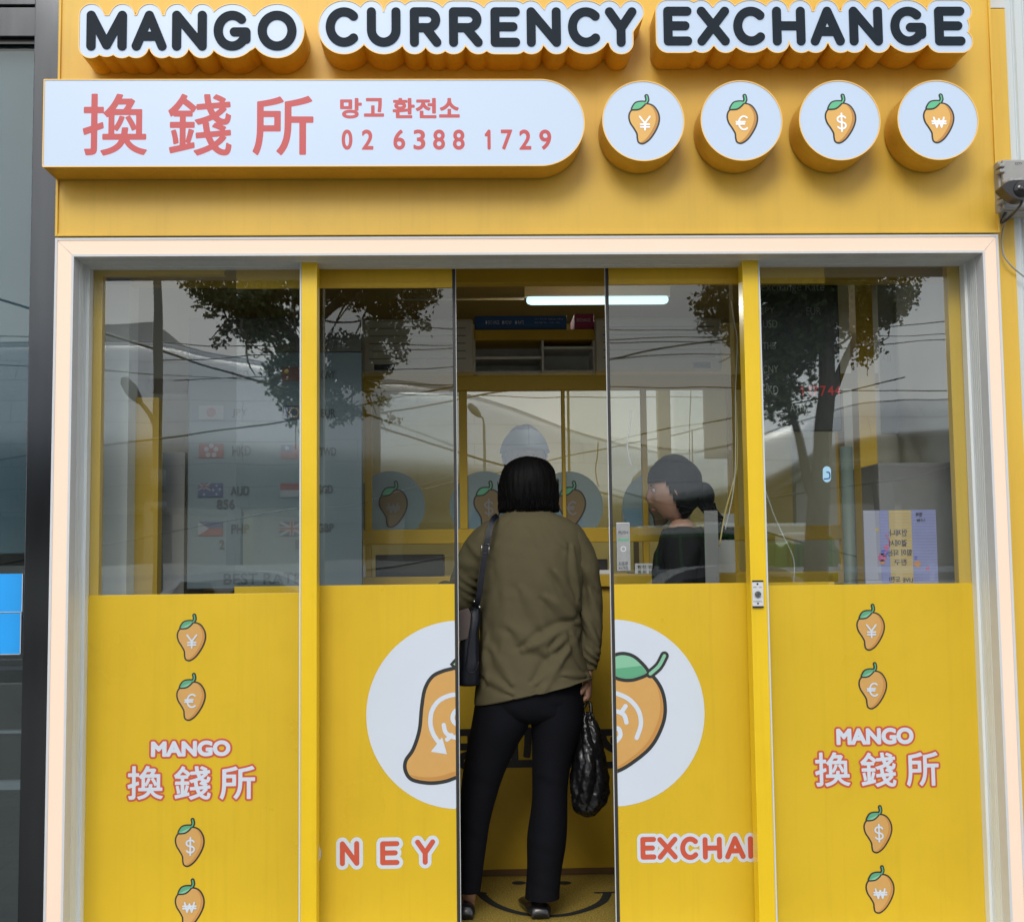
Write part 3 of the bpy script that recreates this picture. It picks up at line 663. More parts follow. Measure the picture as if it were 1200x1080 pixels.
# shelf, boxes and units above the partition
YS = 1.16
sh_ = thing('wall_shelf', (X(625, 400, YS), YS, Z(625, 437, YS)), 'yellow shelf with steel trays under it, high above the counter', 'shelf')
sx0, sx1 = X(556, 395, YS), X(697, 395, YS)
obj('shelf_board', BX((sx0, sx1, YS, YS + .35, Z(620, 398, YS), Z(620, 386, YS))), M['cyellow'], sh_, bevel=.002)
for a, b, z0, z1 in ((556, 635, 404, 420), (556, 635, 424, 437), (637, 697, 401, 408), (637, 697, 431, 436)):
    bm = BX((X(a, z1, YS), X(b, z1, YS), YS + .02, YS + .30, Z(a, z1, YS), Z(a, z1 - 3, YS)))
    box(bm, X(a, z1, YS), X(b, z1, YS), YS + .30, YS + .305, Z(a, z1 - 3, YS) + .0002, Z(a, z0, YS))
    obj('steel_tray', bm, M['steel'], sh_, bevel=.001)
obj('shelf_back', BX((sx0, sx1, YS + .20, YS + .21, Z(620, 437, YS), Z(620, 399, YS))), M['steel'], sh_)
for a in (556, 636, 696):
    obj('bracket', BX((X(a, 400, YS) - .004, X(a, 400, YS) + .004, YS + .01, YS + .31, Z(a, 437, YS), Z(a, 398.4, YS))), M['steel'], sh_)
def ac(a, b, t, u, lab):
    r_ = thing('air_conditioner', (X((a + b) / 2, u, YS), YS, Z(a, u, YS)), lab, 'air conditioner', 'cream wall units above the counter')
    x0, x1, z0, z1 = X(a, 400, YS - .04), X(b, 400, YS - .04), Z(620, u, YS - .04), Z(620, t, YS - .04)
    obj('casing', BX((x0, x1, YS - .04, YS + .2, z0, z1)), M['cream'], r_, bevel=.012)
    bm = bmesh.new(); n = 5
    for k in range(n): z = z0 + (z1 - z0) * (.25 + .14 * k); box(bm, x0 + .03, x1 - .03, YS - .0415, YS - .0395, z, z + .004)
    obj('louvre', bm, M['greyp'], r_)
    obj('display', BX((x0 + .05 if a < 600 else x1 - .12, x0 + .13 if a < 600 else x1 - .05, YS - .043, YS - .0395, z0 + .012, z0 + .035)), M['black'], r_)
ac(424, 554.5, 372.5, 436, 'cream wall unit left of the yellow shelf'); ac(698, 846, 372.5, 436, 'cream wall unit right of the yellow shelf')
def shelf_box(a, b, t, col, lab, txt, tm):
    z0 = Z(620, 386, YS) + .0005; x0, x1 = X(a, 378, YS + .02), X(b, 378, YS + .02); z1 = Z(620, t, YS + .02)
    r_ = thing('flat_box', ((x0 + x1) / 2, YS + .15, z0), lab, 'box', 'coloured boxes on the yellow shelf')
    obj('carton', BX((x0, x1, YS + .02, YS + .22, z0, z1)), col, r_, bevel=.002)
    bm = bmesh.new()
    for tt, r in txt: sheet(text_px(tt, r, YS + .0188), .0009, YS + .0188, bm)
    if not bm.faces: bm.free(); return
    obj('lettering', bm, tm, r_)
M['prblue'] = mat('blue_card', (.02, .09, .25), .5, noise=.1, nscale=8); M['prpink'] = mat('pink_card', (.32, .03, .09), .5, noise=.1, nscale=8)
shelf_box(556, 664, 370, M['prblue'], 'long blue printed box on the yellow shelf', [('● EXCHANGE', (569, 375.5, 585, 380)), ('● MONEY', (588.5, 375.5, 600, 380)), ('● RATE', (603.5, 375.5, 614, 380)), ('USD JPY EUR CNY', (626, 373, 641, 375)), ('buying selling', (643, 373, 660, 375)), ('KRW THB TWD', (626, 377, 641, 379)), ('cash only', (643, 377, 656, 379))], M['paper'])
shelf_box(673, 696, 368, M['prpink'], 'short pink box at the right end of the yellow shelf', [('EXCHANGE', (676, 373, 692, 377))], M['paper'])
# ceiling tube light
tl = thing('ceiling_light', (X(700, 351, 1.6), 1.6, 2.3), 'white tube light shining under the kiosk ceiling', 'light')
lz = Z(700, 351.5, 1.6); a, b = X(617, 351, 1.6), X(783, 351, 1.6)
bm = bmesh.new(); tube(bm, [(a, 1.6, lz), (a + .006, 1.6, lz), (a + .02, 1.6, lz), (b - .02, 1.6, lz), (b - .006, 1.6, lz), (b, 1.6, lz)], [.008, .016, .021, .021, .016, .008], 20)
obj('diffuser', bm, mat('lamp_glow', (.5, .6, .62), .4, emit=(.55, .84, .92), estr=1.0), tl, smooth=True)
al_ = bpy.data.lights.new('tube', 'AREA'); al_.shape = 'RECTANGLE'; al_.size = b - a - .04; al_.size_y = .03; al_.energy = 6.5; al_.color = (1, .97, .88)
ao_ = bpy.data.objects.new('tube_light', al_); COL.objects.link(ao_); ao_.parent = tl; ao_.location = Vector(((a + b) / 2, 1.6, lz - .0235)) - tl.location
obj('lamp_base', BX((a - .008, b + .008, 1.585, 1.615, lz + .014, IZ1)), M['cream'], tl)
tag(obj('conduit', TB([(X(470, 355, 1.6), 1.6, lz + .008), (a - .01, 1.6, lz + .008)], .006, 8), M['paper']), 'white cable pipe running left from the ceiling light', 'conduit')
# left side: rate board, pale column, yellow strip
YR = .62
c0, c1 = X(220, 540, YR), X(424, 540, YR); z0, z1 = Z(320, 689, YR), Z(320, 372, YR)
rb = thing('rate_board', ((c0 + c1) / 2, YR, z0), 'tall exchange rate board with flags behind the left windows', 'board')
z1b = Z(320, 413, YR)
obj('board_panel', BX((c0, c1, YR, YR + .05, z0, z1b)), mat('board_screen', (.11, .15, .175), .5, noise=.06, nscale=2), rb, bevel=.003)
obj('board_header', BX((c0, c1, YR - .002, YR + .05, z1b + .001, z1)), mat('board_header', (.06, .055, .05), .4), rb, bevel=.003)
binK = mat('board_ink', (.055, .07, .08), .6); YRR = YR - .0035
for t, r in (('EXCHANGE RATE', (262, 386, 406, 404)), ('BEST RATE', (262, 671, 353, 684)), ('CNY', (376, 434, 393, 444)), ('EUR', (376, 479, 393, 489)), ('TWD', (374, 524, 394, 534)), ('SGD', (373, 568, 390, 578)), ('GBP', (372, 613, 391, 623)),
             ('HKD', (272, 522, 294, 534)), ('AUD', (270, 569, 292, 580)), ('PHP', (271, 614, 292, 625)), ('856', (254, 585, 275, 596)), ('2', (257, 632, 263, 643)), ('1', (346, 632, 350, 643)), ('USD', (272, 434, 292, 444)), ('JPY', (272, 479, 290, 489)), ('9', (362, 455, 368, 465)), ('0', (362, 500, 368, 510))):
    obj('lettering', sheet(text_px(t, r, YRR, bold=.0008), .0014, YRR), binK, rb)
fr, fbl, fw = mat('flag_red', (.15, .065, .07), .5), mat('flag_blue', (.05, .07, .13), .5), mat('flag_white', (.18, .20, .23), .5)
fye = mat('flag_yellow', (.6, .42, .05), .5)
def flag(kind, a, b):
    x0, x1, z1, z0 = X(a, b, YRR), X(a + 29, b, YRR), Z(a, b, YRR), Z(a, b + 16.5, YRR); bm = bmesh.new(); w_, h_ = x1 - x0, z1 - z0
    y = YRR; rc = lambda u0, v0, u1, v1, m, e: sheet(poly([(x0 + u0 * w_, z0 + v0 * h_), (x0 + u1 * w_, z0 + v0 * h_), (x0 + u1 * w_, z0 + v1 * h_), (x0 + u0 * w_, z0 + v1 * h_)]), .004, y - e * .0006, bm, m)
    def quad(u0, v0, u1, v1, m, e):
        v = [bm.verts.new((x0 + u * w_, y - e * .0006, z0 + q * h_)) for u, q in ((u0, v0), (u1, v0), (u1, v1), (u0, v1))]; bm.faces.new(v).material_index = m
    def tri(p, m, e): bm.faces.new([bm.verts.new((x0 + u * w_, y - e * .0006, z0 + q * h_)) for u, q in p]).material_index = m
    cxx, czz = x0 + w_ / 2, z0 + h_ / 2
    if kind == 'hk':
        quad(0, 0, 1, 1, 0, 0)
        for k in range(5): g = math.tau * k / 5 + .3; sheet(disc(cxx + .018 * math.cos(g), czz + .018 * math.sin(g), .0085), .0015, y - .0006, bm, 2)
    elif kind == 'cn': quad(0, 0, 1, 1, 0, 0); sheet(disc(x0 + w_ * .2, z0 + h_ * .7, .008), .0015, y - .0006, bm, 3)
    elif kind == 'tw': quad(0, 0, 1, 1, 0, 0); quad(0, .5, .5, 1, 1, 1); sheet(disc(x0 + w_ * .25, z0 + h_ * .75, .007), .0015, y - .0012, bm, 2)
    elif kind == 'sg': quad(0, .5, 1, 1, 0, 0); quad(0, 0, 1, .5, 2, 0)
    elif kind == 'ph': quad(0, .5, 1, 1, 1, 0); quad(0, 0, 1, .5, 0, 0); tri(((0, 0), (.45, .5), (0, 1)), 2, 1)
    elif kind in ('au', 'gb'):
        quad(0, 0, 1, 1, 1, 0); s_ = 1 if kind == 'gb' else .5; o_ = 0 if kind == 'gb' else .5
        for p, q in (((0, o_), (s_, 1)), ((0, 1), (s_, o_))):
            sheet(stroke([[(x0 + p[0] * w_, z0 + p[1] * h_), (x0 + q[0] * w_, z0 + q[1] * h_)]], .0045 * s_) & poly([(x0, z0), (x1, z0), (x1, z1), (x0, z1)]), .0012, y - .0006, bm, 2)
        quad(.42 * s_, o_, .58 * s_, 1, 2, 2); quad(0, o_ + .38 * s_, s_, o_ + .62 * s_, 2, 2.2); quad(.455 * s_, o_, .545 * s_, 1, 0, 3); quad(0, o_ + .43 * s_, s_, o_ + .57 * s_, 0, 3.2)
        if kind == 'au':
            for u, q in ((.25, .2), (.75, .8), (.75, .2), (.62, .5), (.88, .55)): sheet(disc(x0 + u * w_, z0 + q * h_, .004), .001, y - .0006, bm, 2)
    elif kind == 'jp': quad(0, 0, 1, 1, 2, 0); sheet(disc(cxx, czz, .017), .002, y - .0006, bm, 0)
    elif kind == 'eu':
        quad(0, 0, 1, 1, 1, 0)
        for k in range(12): g = math.tau * k / 12; sheet(disc(cxx + .016 * math.cos(g), czz + .016 * math.sin(g), .0025), .001, y - .0006, bm, 3)
    obj('flag', bm, [fr, fbl, fw, fye], rb)
for k_, a, b in (('hk', 233, 520), ('au', 232, 566), ('ph', 232, 611), ('cn', 330, 430), ('eu', 330, 475), ('tw', 329, 521), ('sg', 328.5, 566), ('gb', 327.5, 611), ('jp', 233, 475)): flag(k_, a, b)
tag(obj('pale_column', BX((X(121, 500, .40), X(150, 500, .40), .40, .52, 0, IZ1)), mat('pale_column', (.62, .66, .64), .6, noise=.06)), 'pale square column behind the far left window', 'column')
tag(obj('yellow_partition', BX((X(151, 500, .50), X(186, 500, .50), .50, .56, 0, 1.80)), M['cyellow']), 'narrow yellow upright panel beside the pale column', 'panel')
tag(obj('dark_cabinet', BX((X(190, 500, .66), X(217, 500, .66), .66, 1.0, 0, 1.62)), M['greyp']), 'narrow dark cabinet between yellow panel and rate board', 'cabinet')
# right side: LED board, upright, poster, grey cabinet
YL = .50
l0, l1, lzb, lzt = X(893, 400, YL), X(984, 400, YL), Z(930, 505, YL), Z(930, 322, YL)
lb = thing('led_board', ((l0 + l1) / 2, YL, lzb), 'black exchange rate board with a red LED figure behind the right window', 'board')
obj('board_panel', BX((l0, l1, YL, YL + .04, lzb, lzt)), mat('led_panel', (.018, .020, .020), .3, noise=.2), lb, bevel=.004)
bm = bmesh.new()
bprt = mat('board_print', (.24, .25, .24), .5)
for t, r in (('Exchange Rate', (892, 331, 966, 344)), ('JPY', (892, 360, 908, 369)), ('USD', (894, 375, 911, 384)), ('THB', (894, 401, 909, 409)), ('CNY', (894, 428, 912, 437)), ('HKD', (894, 452, 912, 462)), ('ATM', (926, 473, 943, 482)), ('EUR', (945, 360, 962, 369))):
    obj('lettering', sheet(text_px(t, r, YL - .002), .0011, YL - .002), bprt, lb)
bm = bmesh.new()
for t, r in (('1', (938, 452, 942, 464)), ('1', (947, 452, 951, 464)), ('7', (952, 452, 959, 464)), ('7', (961, 452, 968, 464)), ('4', (970, 452, 977, 463)), ('4', (978, 452, 985, 463))):
    sheet(glyph_px('1', (r[0], r[1], r[2] - .8, r[3]), YL - .002, .8 * pk) if t == '1' else text_px(t, r, YL - .002, bold=.0002), .0008, YL - .002, bm)
obj('led_digits', bm, mat('led_red', (.3, .01, .01), .4, emit=(1, .06, .05), estr=.10), lb)
tag(obj('yellow_upright', BX((X(1006, 470, .62), X(1026, 470, .62), .62, .70, 0, IZ1)), M['cyellow']), 'yellow upright standing behind the right window', 'post')
tag(obj('green_grey_pole', TB([(X(994, 600, .45), .45, 0), (X(992, 540, .45), .45, 1.6)], .022, 12), mat('grey_green', (.13, .17, .15), .5), smooth=True), 'grey green pole behind the lower right window', 'pole')
tag(obj('grey_cabinet', BX((X(1031, 600, .42), X(1124, 600, .42), .42, .72, 0, Z(1070, 542, .42))), M['greyp'], bevel=.004), 'dark grey cabinet behind the poster at the right window', 'cabinet')
tag(obj('white_board', BX((X(1030, 400, 1.0), X(1112, 400, 1.0), 1.0, 1.02, 1.7, IZ1 - .02)), M['wallpale']), 'pale board numbered 253 on the wall behind the right window', 'board')
nb = bpy.data.objects['white_board']
nbm = sheet(text_px('253', (1050, 413, 1095, 437), .997, bold=.001), .003, .997); sheet(text_px('제', (1032, 416, 1044, 424), .997), .002, .997, nbm)
obj('lettering', nbm, mat('faint_print', (.28, .29, .30), .6), nb)
# poster on the inside of the glass, seen from behind
YPO = GL + .0075
pc = [P(1010, 598, YPO), P(1095, 597, YPO), P(1099, 684, YPO), P(1013, 684, YPO)]
po = thing('poster', ((pc[0].x + pc[1].x) / 2, YPO, Z(1055, 684, YPO) - .001), 'lilac and yellow poster with mirrored Korean writing inside the right window', 'poster')
x0, x1, z0, z1 = pc[0].x + .004, pc[1].x + .004, Z(1055, 684, YPO), pc[0].z
obj('sheet', BX((x0, x1, YPO, YPO + .001, z0, z1)), mat('poster_lilac', (.25, .27, .52), .5, noise=.12, nscale=14), po)
bm = bmesh.new(); Yq = YPO - .0008; w_ = x1 - x0; h_ = z1 - z0
def rq(u0, v0, u1, v1, m, e=0): bm.faces.new([bm.verts.new((x0 + u * w_, Yq - e, z0 + q * h_)) for u, q in ((u0, v0), (u1, v0), (u1, v1), (u0, v1))]).material_index = m
rq(.35, .004, .66, .996, 0); rq(.004, .004, .22, .996, 1)
for (u, q, r, m) in ((.24, .36, .014, 2), (.27, .42, .012, 3), (.72, .27, .011, 4), (.18, .74, .006, 0), (.86, .2, .006, 2), (.30, .5, .008, 2), (.24, .30, .008, 4), (.7, .35, .006, 3)):
    sheet(disc(x0 + u * w_, z0 + q * h_, r), .0012, Yq - .0006, bm, m)
sheet(stroke([spl([(x0 + .27 * w_, z0 + .4 * h_), (x0 + .34 * w_, z0 + .55 * h_), (x0 + .3 * w_, z0 + .68 * h_)], 5)], .0018), .001, Yq - .0007, bm, 2)
for k in range(24): rq(.004, (k + .4) / 24.5, .996, (k + .55) / 24.5, 5, .0010)
obj('artwork', bm, [mat('poster_yellow', (.55, .40, .12), .5), mat('poster_pale', (.34, .34, .42), .5), mat('poster_pink', (.55, .10, .25), .5), mat('poster_blue', (.08, .10, .5), .5), mat('poster_orange', (.6, .25, .07), .5), mat('poster_stripe', (.34, .35, .50), .5)], po)
bm = bmesh.new()
for t, r in (('언제나', (1042, 620, 1063, 628)), ('곁에서', (1042, 632, 1063, 640)), ('힘이 되는', (1040, 643.5, 1069, 651)), ('친구', (1048, 655, 1063, 662)), ('도전!', (1042, 675, 1055, 682)), ('LIVE', (1058, 677, 1070, 682)), ('행복', (1073, 600, 1081, 605)), ('나눔', (1074, 607, 1084, 611))):
    sheet(text_px(t, r, Yq - .0016, mirror=True, bold=.0003), .0007, Yq - .0016, bm)
obj('lettering', bm, mat('poster_ink', (.05, .05, .09), .5), po)
# sticker on the glass by the tree, hanging cables
sc_ = bmesh.new(); sheet(stroke([px_pts([(969, 551), (969, 560)], GL + .002)], .0135), .001, GL + .002, sc_, 0)
sheet(stroke([px_pts(spl([(966, 561), (972, 560), (972, 554), (969, 553)], 4), GL + .0012)], .002), .0008, GL + .0012, sc_, 1)
tag(obj('window_sticker', sc_, [mat('sticker_blue', (.35, .6, .78), .4), M['prblue']]), 'small white and blue oval sticker on the right window', 'sticker')
def cable(nm, pts, r, m, lab, Y=None):
    q = [P(a, b, Y) if len(t) == 2 else P(a, b, t[2]) for t in pts for a, b in [t[:2]]]
    return tag(obj(nm, TB([tuple(v) for v in spl([tuple(v) for v in q], 8)], r, 6), m, smooth=True), lab, 'cable')
cable('hanging_cable', [(893, 562), (905, 598), (918, 628), (930, 655), (930, 688), (928, 760)], .0020, M['steel'], 'thin white cable hanging in a curve behind the right window', .30)
cable('hanging_cable', [(739, 480), (738, 500), (735, 520), (738, 540), (740, 545)], .0025, M['paper'], 'short white cord hanging behind the right door', .5)
cable('hanging_cable', [(857, 352), (861, 380), (864, 400), (862, 460), (861, 560), (850, 620)], .0022, M['steel'], 'pale cord hanging from a hook beside the right post', .6)
cable('hanging_cable', [(843, 640), (850, 600), (858, 570), (864, 540), (863, 470)], .003, M['wall'], 'beige cord bundle rising beside the right post', .62)
# things on the counter
def slab(nm, a, b, t, u, Y, d, m, lab, cat, grp=None):
    bm = BX((X(a, u, Y), X(b, u, Y), Y, Y + d, Z(a, u, Y), Z(a, t, Y)))
    return tag(obj(nm, bm, m, bevel=.002), lab, cat, grp)
zc_ = cz1
def oncounter(nm, a, b, t, Y, d, m, lab, cat, grp=None):
    bm = BX((X(a, 660, Y), X(b, 660, Y), Y, Y + d, zc_ + .0005, Z(a, t, Y)))
    return tag(obj(nm, bm, m, bevel=.002), lab, cat, grp)
oncounter('document_tray', 380, 428, 662, 1.06, .2, M['paper'], 'white document tray on the counter behind the left door', 'tray')
oncounter('banknote_counter', 440, 520, 650, 1.16, .22, M['black'], 'black money counting machine on the counter at the left', 'machine')
oncounter('paper_stack', 690, 716, 668, 1.04, .12, M['paper'], 'white paper stack on the counter beside the customer', 'paper')
oncounter('card_terminal', 688, 712, 655, 1.2, .12, M['black'], 'dark card terminal on the counter beside the customer', 'terminal')
mo = thing('monitor', (X(745, 600, 1.3), 1.3, zc_), 'blue screen monitor on the counter behind the right door', 'monitor')
obj('screen_case', BX((X(729, 600, 1.3), X(762, 600, 1.3), 1.3, 1.33, Z(745, 616, 1.3), Z(745, 594, 1.3))), M['paper'], mo, bevel=.003)
obj('screen', BX((X(731.5, 600, 1.3), X(760, 600, 1.3), 1.297, 1.2995, Z(745, 614, 1.3), Z(745, 596.5, 1.3))), mat('screen_glow', (.02, .05, .08), .2, emit=(.2, .45, .6), estr=.15), mo)
obj('stand', BX((X(742, 600, 1.31), X(748, 600, 1.31), 1.31, 1.325, zc_ + .0005, Z(745, 616.2, 1.3)), (X(736, 600, 1.28), X(754, 600, 1.28), 1.28, 1.36, zc_ + .0003, zc_ + .008)), M['greyp'], mo)
oncounter('notice_stand', 841, 862, 602, 1.08, .02, M['paper'], 'white notice standing behind the woman in black', 'notice')
cs = oncounter('counter_sign', 744, 772, 660, 1.03, .01, M['paper'], 'small white sign with Korean print on the counter', 'sign')
bm = bmesh.new()
for t, r in (('환전', (747, 662, 757, 666)), ('안내', (760, 662, 770, 666)), ('통화', (747, 668, 758, 672)), ('접수', (760, 668, 770, 672))): sheet(text_px(t, r, 1.028), .0008, 1.028, bm)
obj('lettering', bm, M['ink'], cs)
# sticker strip on the handle box of the right door
bm = bmesh.new(); YH = YD - .0128
for t, r in (('PUSH', (725, 622, 736, 625.5)), ('자동문', (725, 658, 736, 663)), ('AUTO', (725, 664, 736, 667))): sheet(text_px(t, r, YH), .0006, YH, bm, 0)
sheet(poly(px_pts([(724, 631), (737, 631), (737, 633.5), (724, 633.5)], YH)), .002, YH, bm, 1); sheet(disc(P(730.5, 643, YH).x, P(730.5, 643, YH).z, .009).minus(disc(P(730.5, 643, YH).x, P(730.5, 643, YH).z, .0065)), .0008, YH, bm, 2)
obj('door_print', bm, [M['ink'], M['leaf'], M['paper']], dr)
# ------------------------------------------------------------------ neighbours
M['dframe'] = mat('dark_bronze_frame', (.085, .09, .096), .13, 1.0, noise=.12, nscale=12, stretch=(1, 1, .1), rvar=.04)
sf = thing('glass_shopfront', (-2.6, .02, BOT), 'grey framed glass shopfront next to the kiosk at the left', 'shopfront')
x1 = X(66.5, 500, .03); xm = X(31, 700, .03); xm0 = X(39, 60, .03)
xmm = (X(38, 60, .03) + X(25.5, 900, .03)) / 2
obj('mullion', BX((xmm, x1 + .05, .03, .20, BOT, 4.2)), M['dframe'], sf, bevel=.003)
zc1 = Z(20, 43, .05)
obj('transom', BX((-4.2, xmm - .0004, .05, .2, zc1, Z(20, 8, .05)), (-4.2, xmm - .0004, .04, .2, Z(20, 7.5, .05), Z(20, -30, .05))), M['dframe'], sf, bevel=.003)
obj('transom_groove', BX((-4.2, xmm - .001, .07, .08, zc1 - .016, zc1 - .0004)), M['black'], sf)
sb = obj('glass_pane', BX((-4.2, xmm - .0004, .09, .10, BOT, zc1 - .017)), glass('shop_glass', .065, tint=(.85, .92, .95), wob=.0006, ws=1.2), sf)
obj('inner_blind', BX((-4.2, xmm - .001, .13, .14, Z(15, 648, .13), 3.4)), mat('shop_blind', (.062, .092, .10), .8, noise=.2, nscale=1.2), sf)
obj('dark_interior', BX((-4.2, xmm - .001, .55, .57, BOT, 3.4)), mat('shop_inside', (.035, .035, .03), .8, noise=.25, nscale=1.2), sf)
obj('shelf_rail', BX((-4.2, xmm - .001, .3, .33, Z(12, 785, .3), Z(12, 781, .3)), (-4.2, xmm - .001, .3, .33, Z(12, 859, .3), Z(12, 856, .3)), (-4.2, xmm - .001, .3, .33, Z(12, 925, .3), Z(12, 915, .3))), M['greyp'], sf)
for k_, (a, b, lab) in enumerate(((672, 716.5, 'upper blue sticker on the neighbouring glass'), (718, 766, 'lower blue sticker on the neighbouring glass'))):
    xr = X(25.5 - k_ * 1, 700, .088)
    st = obj('blue_sticker', BX((xr - .34, xr, .088, .0895, Z(12, b, .088), Z(12, a, .088))), mat('sticker_paint', (.015, .36, .92), .35, noise=.03), None)
    tag(st, lab, 'sticker')
    obj('sticker_border', BX((xr + .0002, xr + .0022, .0878, .0895, Z(12, b, .088), Z(12, a, .088)), (xr - .34, xr, .0878, .0895, Z(12, b, .088) - .002, Z(12, b, .088) - .0002)), M['paper'], st)
# right neighbour: kiosk side strip + corrugated wall
xs0, xs1 = X(1173, 340, .05), X(1185.5, 340, .07)
obj('side_strip', BX((KX1 + .001, xs1 + .012, .055, .25, BOT, Z(1166, 11, .06))), M['fascia'], kiosk, bevel=.002)
cw = thing('corrugated_wall', (xs1 + 1.2, .1, BOT), 'pale ribbed metal wall next to the kiosk at the right', 'wall')
bm = bmesh.new(); x = xs1 + .014; prof = []
while x < xs1 + 3.2:
    prof += [(x, .075), (x + .024, .075), (x + .029, .081), (x + .033, .081)]; x += .038
for (xa_, y0), (xb_, y1) in zip(prof, prof[1:]):
    v = [bm.verts.new(c) for c in ((xa_, y0, BOT), (xb_, y1, BOT), (xb_, y1, 4.3), (xa_, y0, 4.3))]; bm.faces.new(v)
box(bm, xs1 + .0135, xs1 + 3.2, .09, .3, BOT, 4.3)
obj('ribbed_sheet', bm, mat('ribbed_paint', (.60, .66, .68), .4, noise=.05, nscale=6, stretch=(1, 1, .1)), cw)
tag(obj('eaves_box', BX((KX1 - .01, xs1 + .0132, .056, .25, Z(1166, 10, .06), TOP - .1)), M['trim']), 'small white trim box above the yellow strip, top right', 'trim')
# junction box and camera
jb = thing('junction_box', (X(1190, 220, -.02), 0, Z(1190, 250, -.02)), 'grey plastic junction box on the right edge of the kiosk', 'box')
jx0, jx1 = X(1173.5, 215, -.05), X(1225, 215, -.05); jz0, jz1 = Z(1190, 246, -.05), Z(1190, 186, -.05)
gm = mat('box_grey', (.33, .33, .32), .5, noise=.1, nscale=25)
obj('box_body', BX((jx0, jx1, -.03, .054, jz0, jz1)), gm, jb, bevel=.006)
obj('box_lid', BX((jx0 + .006, jx1, -.050, -.0305, jz0 + .004, jz1 - .002)), gm, jb, bevel=.006)
for q in (jz1 - .028, jz1 - .046, jz0 + .022, jz0 + .04):
    obj('hinge', BX((jx0 - .006, jx0 + .012, -.056, -.02, q, q + .012)), gm, jb, bevel=.003)
obj('lettering', sheet(text_px('CCTV', (1189.5, 190.5, 1198, 193), -.0508), .0006, -.0508), M['ink'], jb)
sc2 = thing('security_camera', (X(1193, 215, -.1), -.06, Z(1193, 225, -.1)), 'black security camera mounted on the grey junction box', 'camera')
c = P(1197, 222, -.15); cbk = mat('camera_black', (.018, .018, .020), .32)
def alm(g, y, d): return sheet(poly(px_pts([(1174.5, 219), (1180, 213.5), (1190, 211), (1202, 211.5), (1213, 215), (1217, 222), (1212, 229), (1202, 233.5), (1192, 233), (1182, 227)], -.15), 6).grow(g), .002, y, None, 0, depth=d, side=0)
o_ = obj('sun_hood', alm(0, -.15, .055), cbk, sc2); bv = o_.modifiers.new('bevel', 'BEVEL'); bv.width = .003; bv.segments = 2
bm = bmesh.new(); bmesh.ops.create_uvsphere(bm, u_segments=28, v_segments=16, radius=.026, matrix=Matrix.Translation((c.x, -.148, c.z)) @ Matrix.Scale(.6, 4, (0, 1, 0)))
obj('dome', bm, mat('dome_plastic', (.012, .012, .014), .12), sc2, smooth=True)
bm = bmesh.new(); bmesh.ops.create_uvsphere(bm, u_segments=16, v_segments=10, radius=.006, matrix=Matrix.Translation((c.x - .006, -.163, c.z)))
obj('lens', bm, mat('lens', (.05, .05, .055), .05), sc2, smooth=True)
bm = bmesh.new(); cyl(bm, (c.x - .02, -.13, c.z + .035), (c.x - .012, -.052, c.z + .045), .008, 14); cyl(bm, (c.x - .024, -.115, c.z + .030), (c.x + .02, -.115, c.z + .040), .009, 14); obj('bracket', bm, gm, sc2, smooth=True)
tag(obj('camera_cable', TB([tuple(v) for v in spl([tuple(P(1199, 228, -.14)), tuple(P(1196, 240, -.12)), tuple(P(1186, 252, -.06)), tuple(P(1174.5, 261, -.03)), tuple(P(1173.5, 258, -.02)), tuple(P(1178, 250, -.02)), tuple(P(1182, 247, -.01))], 8)], .0042, 8), M['black'], smooth=True), 'black cable looping under the grey junction box', 'cable')
tag(obj('grey_cable', TB([tuple(v) for v in spl([tuple(P(1181, 248, -.01)), tuple(P(1177, 262, .02)), tuple(P(1174, 280, .03)), tuple(P(1176, 298, .03)), tuple(P(1184, 310, .03)), tuple(P(1196, 321, .04)), tuple(P(1212, 332, .05))], 8)], .0028, 8), gm, smooth=True), 'grey cable looping down from the junction box to the ribbed wall', 'cable')
# ------------------------------------------------------------------ the street behind the camera, seen mirrored in the glass
def big(nm, x0, x1, y0, y1, z, m, cuts=1):
    bm = bmesh.new(); v = [bm.verts.new(c) for c in ((x0, y0, z), (x1, y0, z), (x1, y1, z), (x0, y1, z))]; bm.faces.new(v)
    return tag(obj(nm, bm, m), kind='structure')
PV = -.162
def paving():
    m = mat('paving', (.16, .15, .14), .8, noise=.12, nscale=3, bump=.002, bscale=40); n = m.node_tree; b = n.nodes['Principled BSDF']
    br = n.nodes.new('ShaderNodeTexBrick'); br.inputs['Scale'].default_value = 1.6; br.inputs['Mortar Size'].default_value = .008
    br.inputs['Color1'].default_value = (.15, .145, .135, 1); br.inputs['Color2'].default_value = (.18, .17, .155, 1); br.inputs['Mortar'].default_value = (.08, .08, .08, 1)
    g = n.nodes.new('ShaderNodeNewGeometry'); n.links.new(g.outputs['Position'], br.inputs['Vector']); n.links.new(br.outputs[0], b.inputs['Base Color']); return m
big('ground', -400, 400, -400, 60, PV - .16, mat('far_ground', (.2, .19, .18), .9, noise=.2, nscale=.1))
obj_p = bmesh.new(); box(obj_p, -120, 120, -11.5, 40, PV - .155, PV); tag(obj('pavement', obj_p, paving()), kind='structure')
big('road', -200, 200, -58, -11.7, PV - .15, mat('asphalt', (.055, .055, .058), .85, noise=.2, nscale=2, bump=.004, bscale=60))
obj_p = bmesh.new(); box(obj_p, -120, 120, -11.698, -11.502, PV - .155, PV + .003); tag(obj('kerb', obj_p, mat('kerb_stone', (.4, .39, .37), .7, noise=.1)), kind='structure')
obj_p = bmesh.new(); box(obj_p, -160, 160, -75, -58.2, PV - .155, PV - .02); pm = paving(); pm.node_tree.nodes['Brick Texture'].inputs['Color1'].default_value = (.42, .41, .38, 1); pm.node_tree.nodes['Brick Texture'].inputs['Color2'].default_value = (.46, .45, .42, 1)
tag(obj('plaza', obj_p, pm), kind='structure')
bm = bmesh.new()
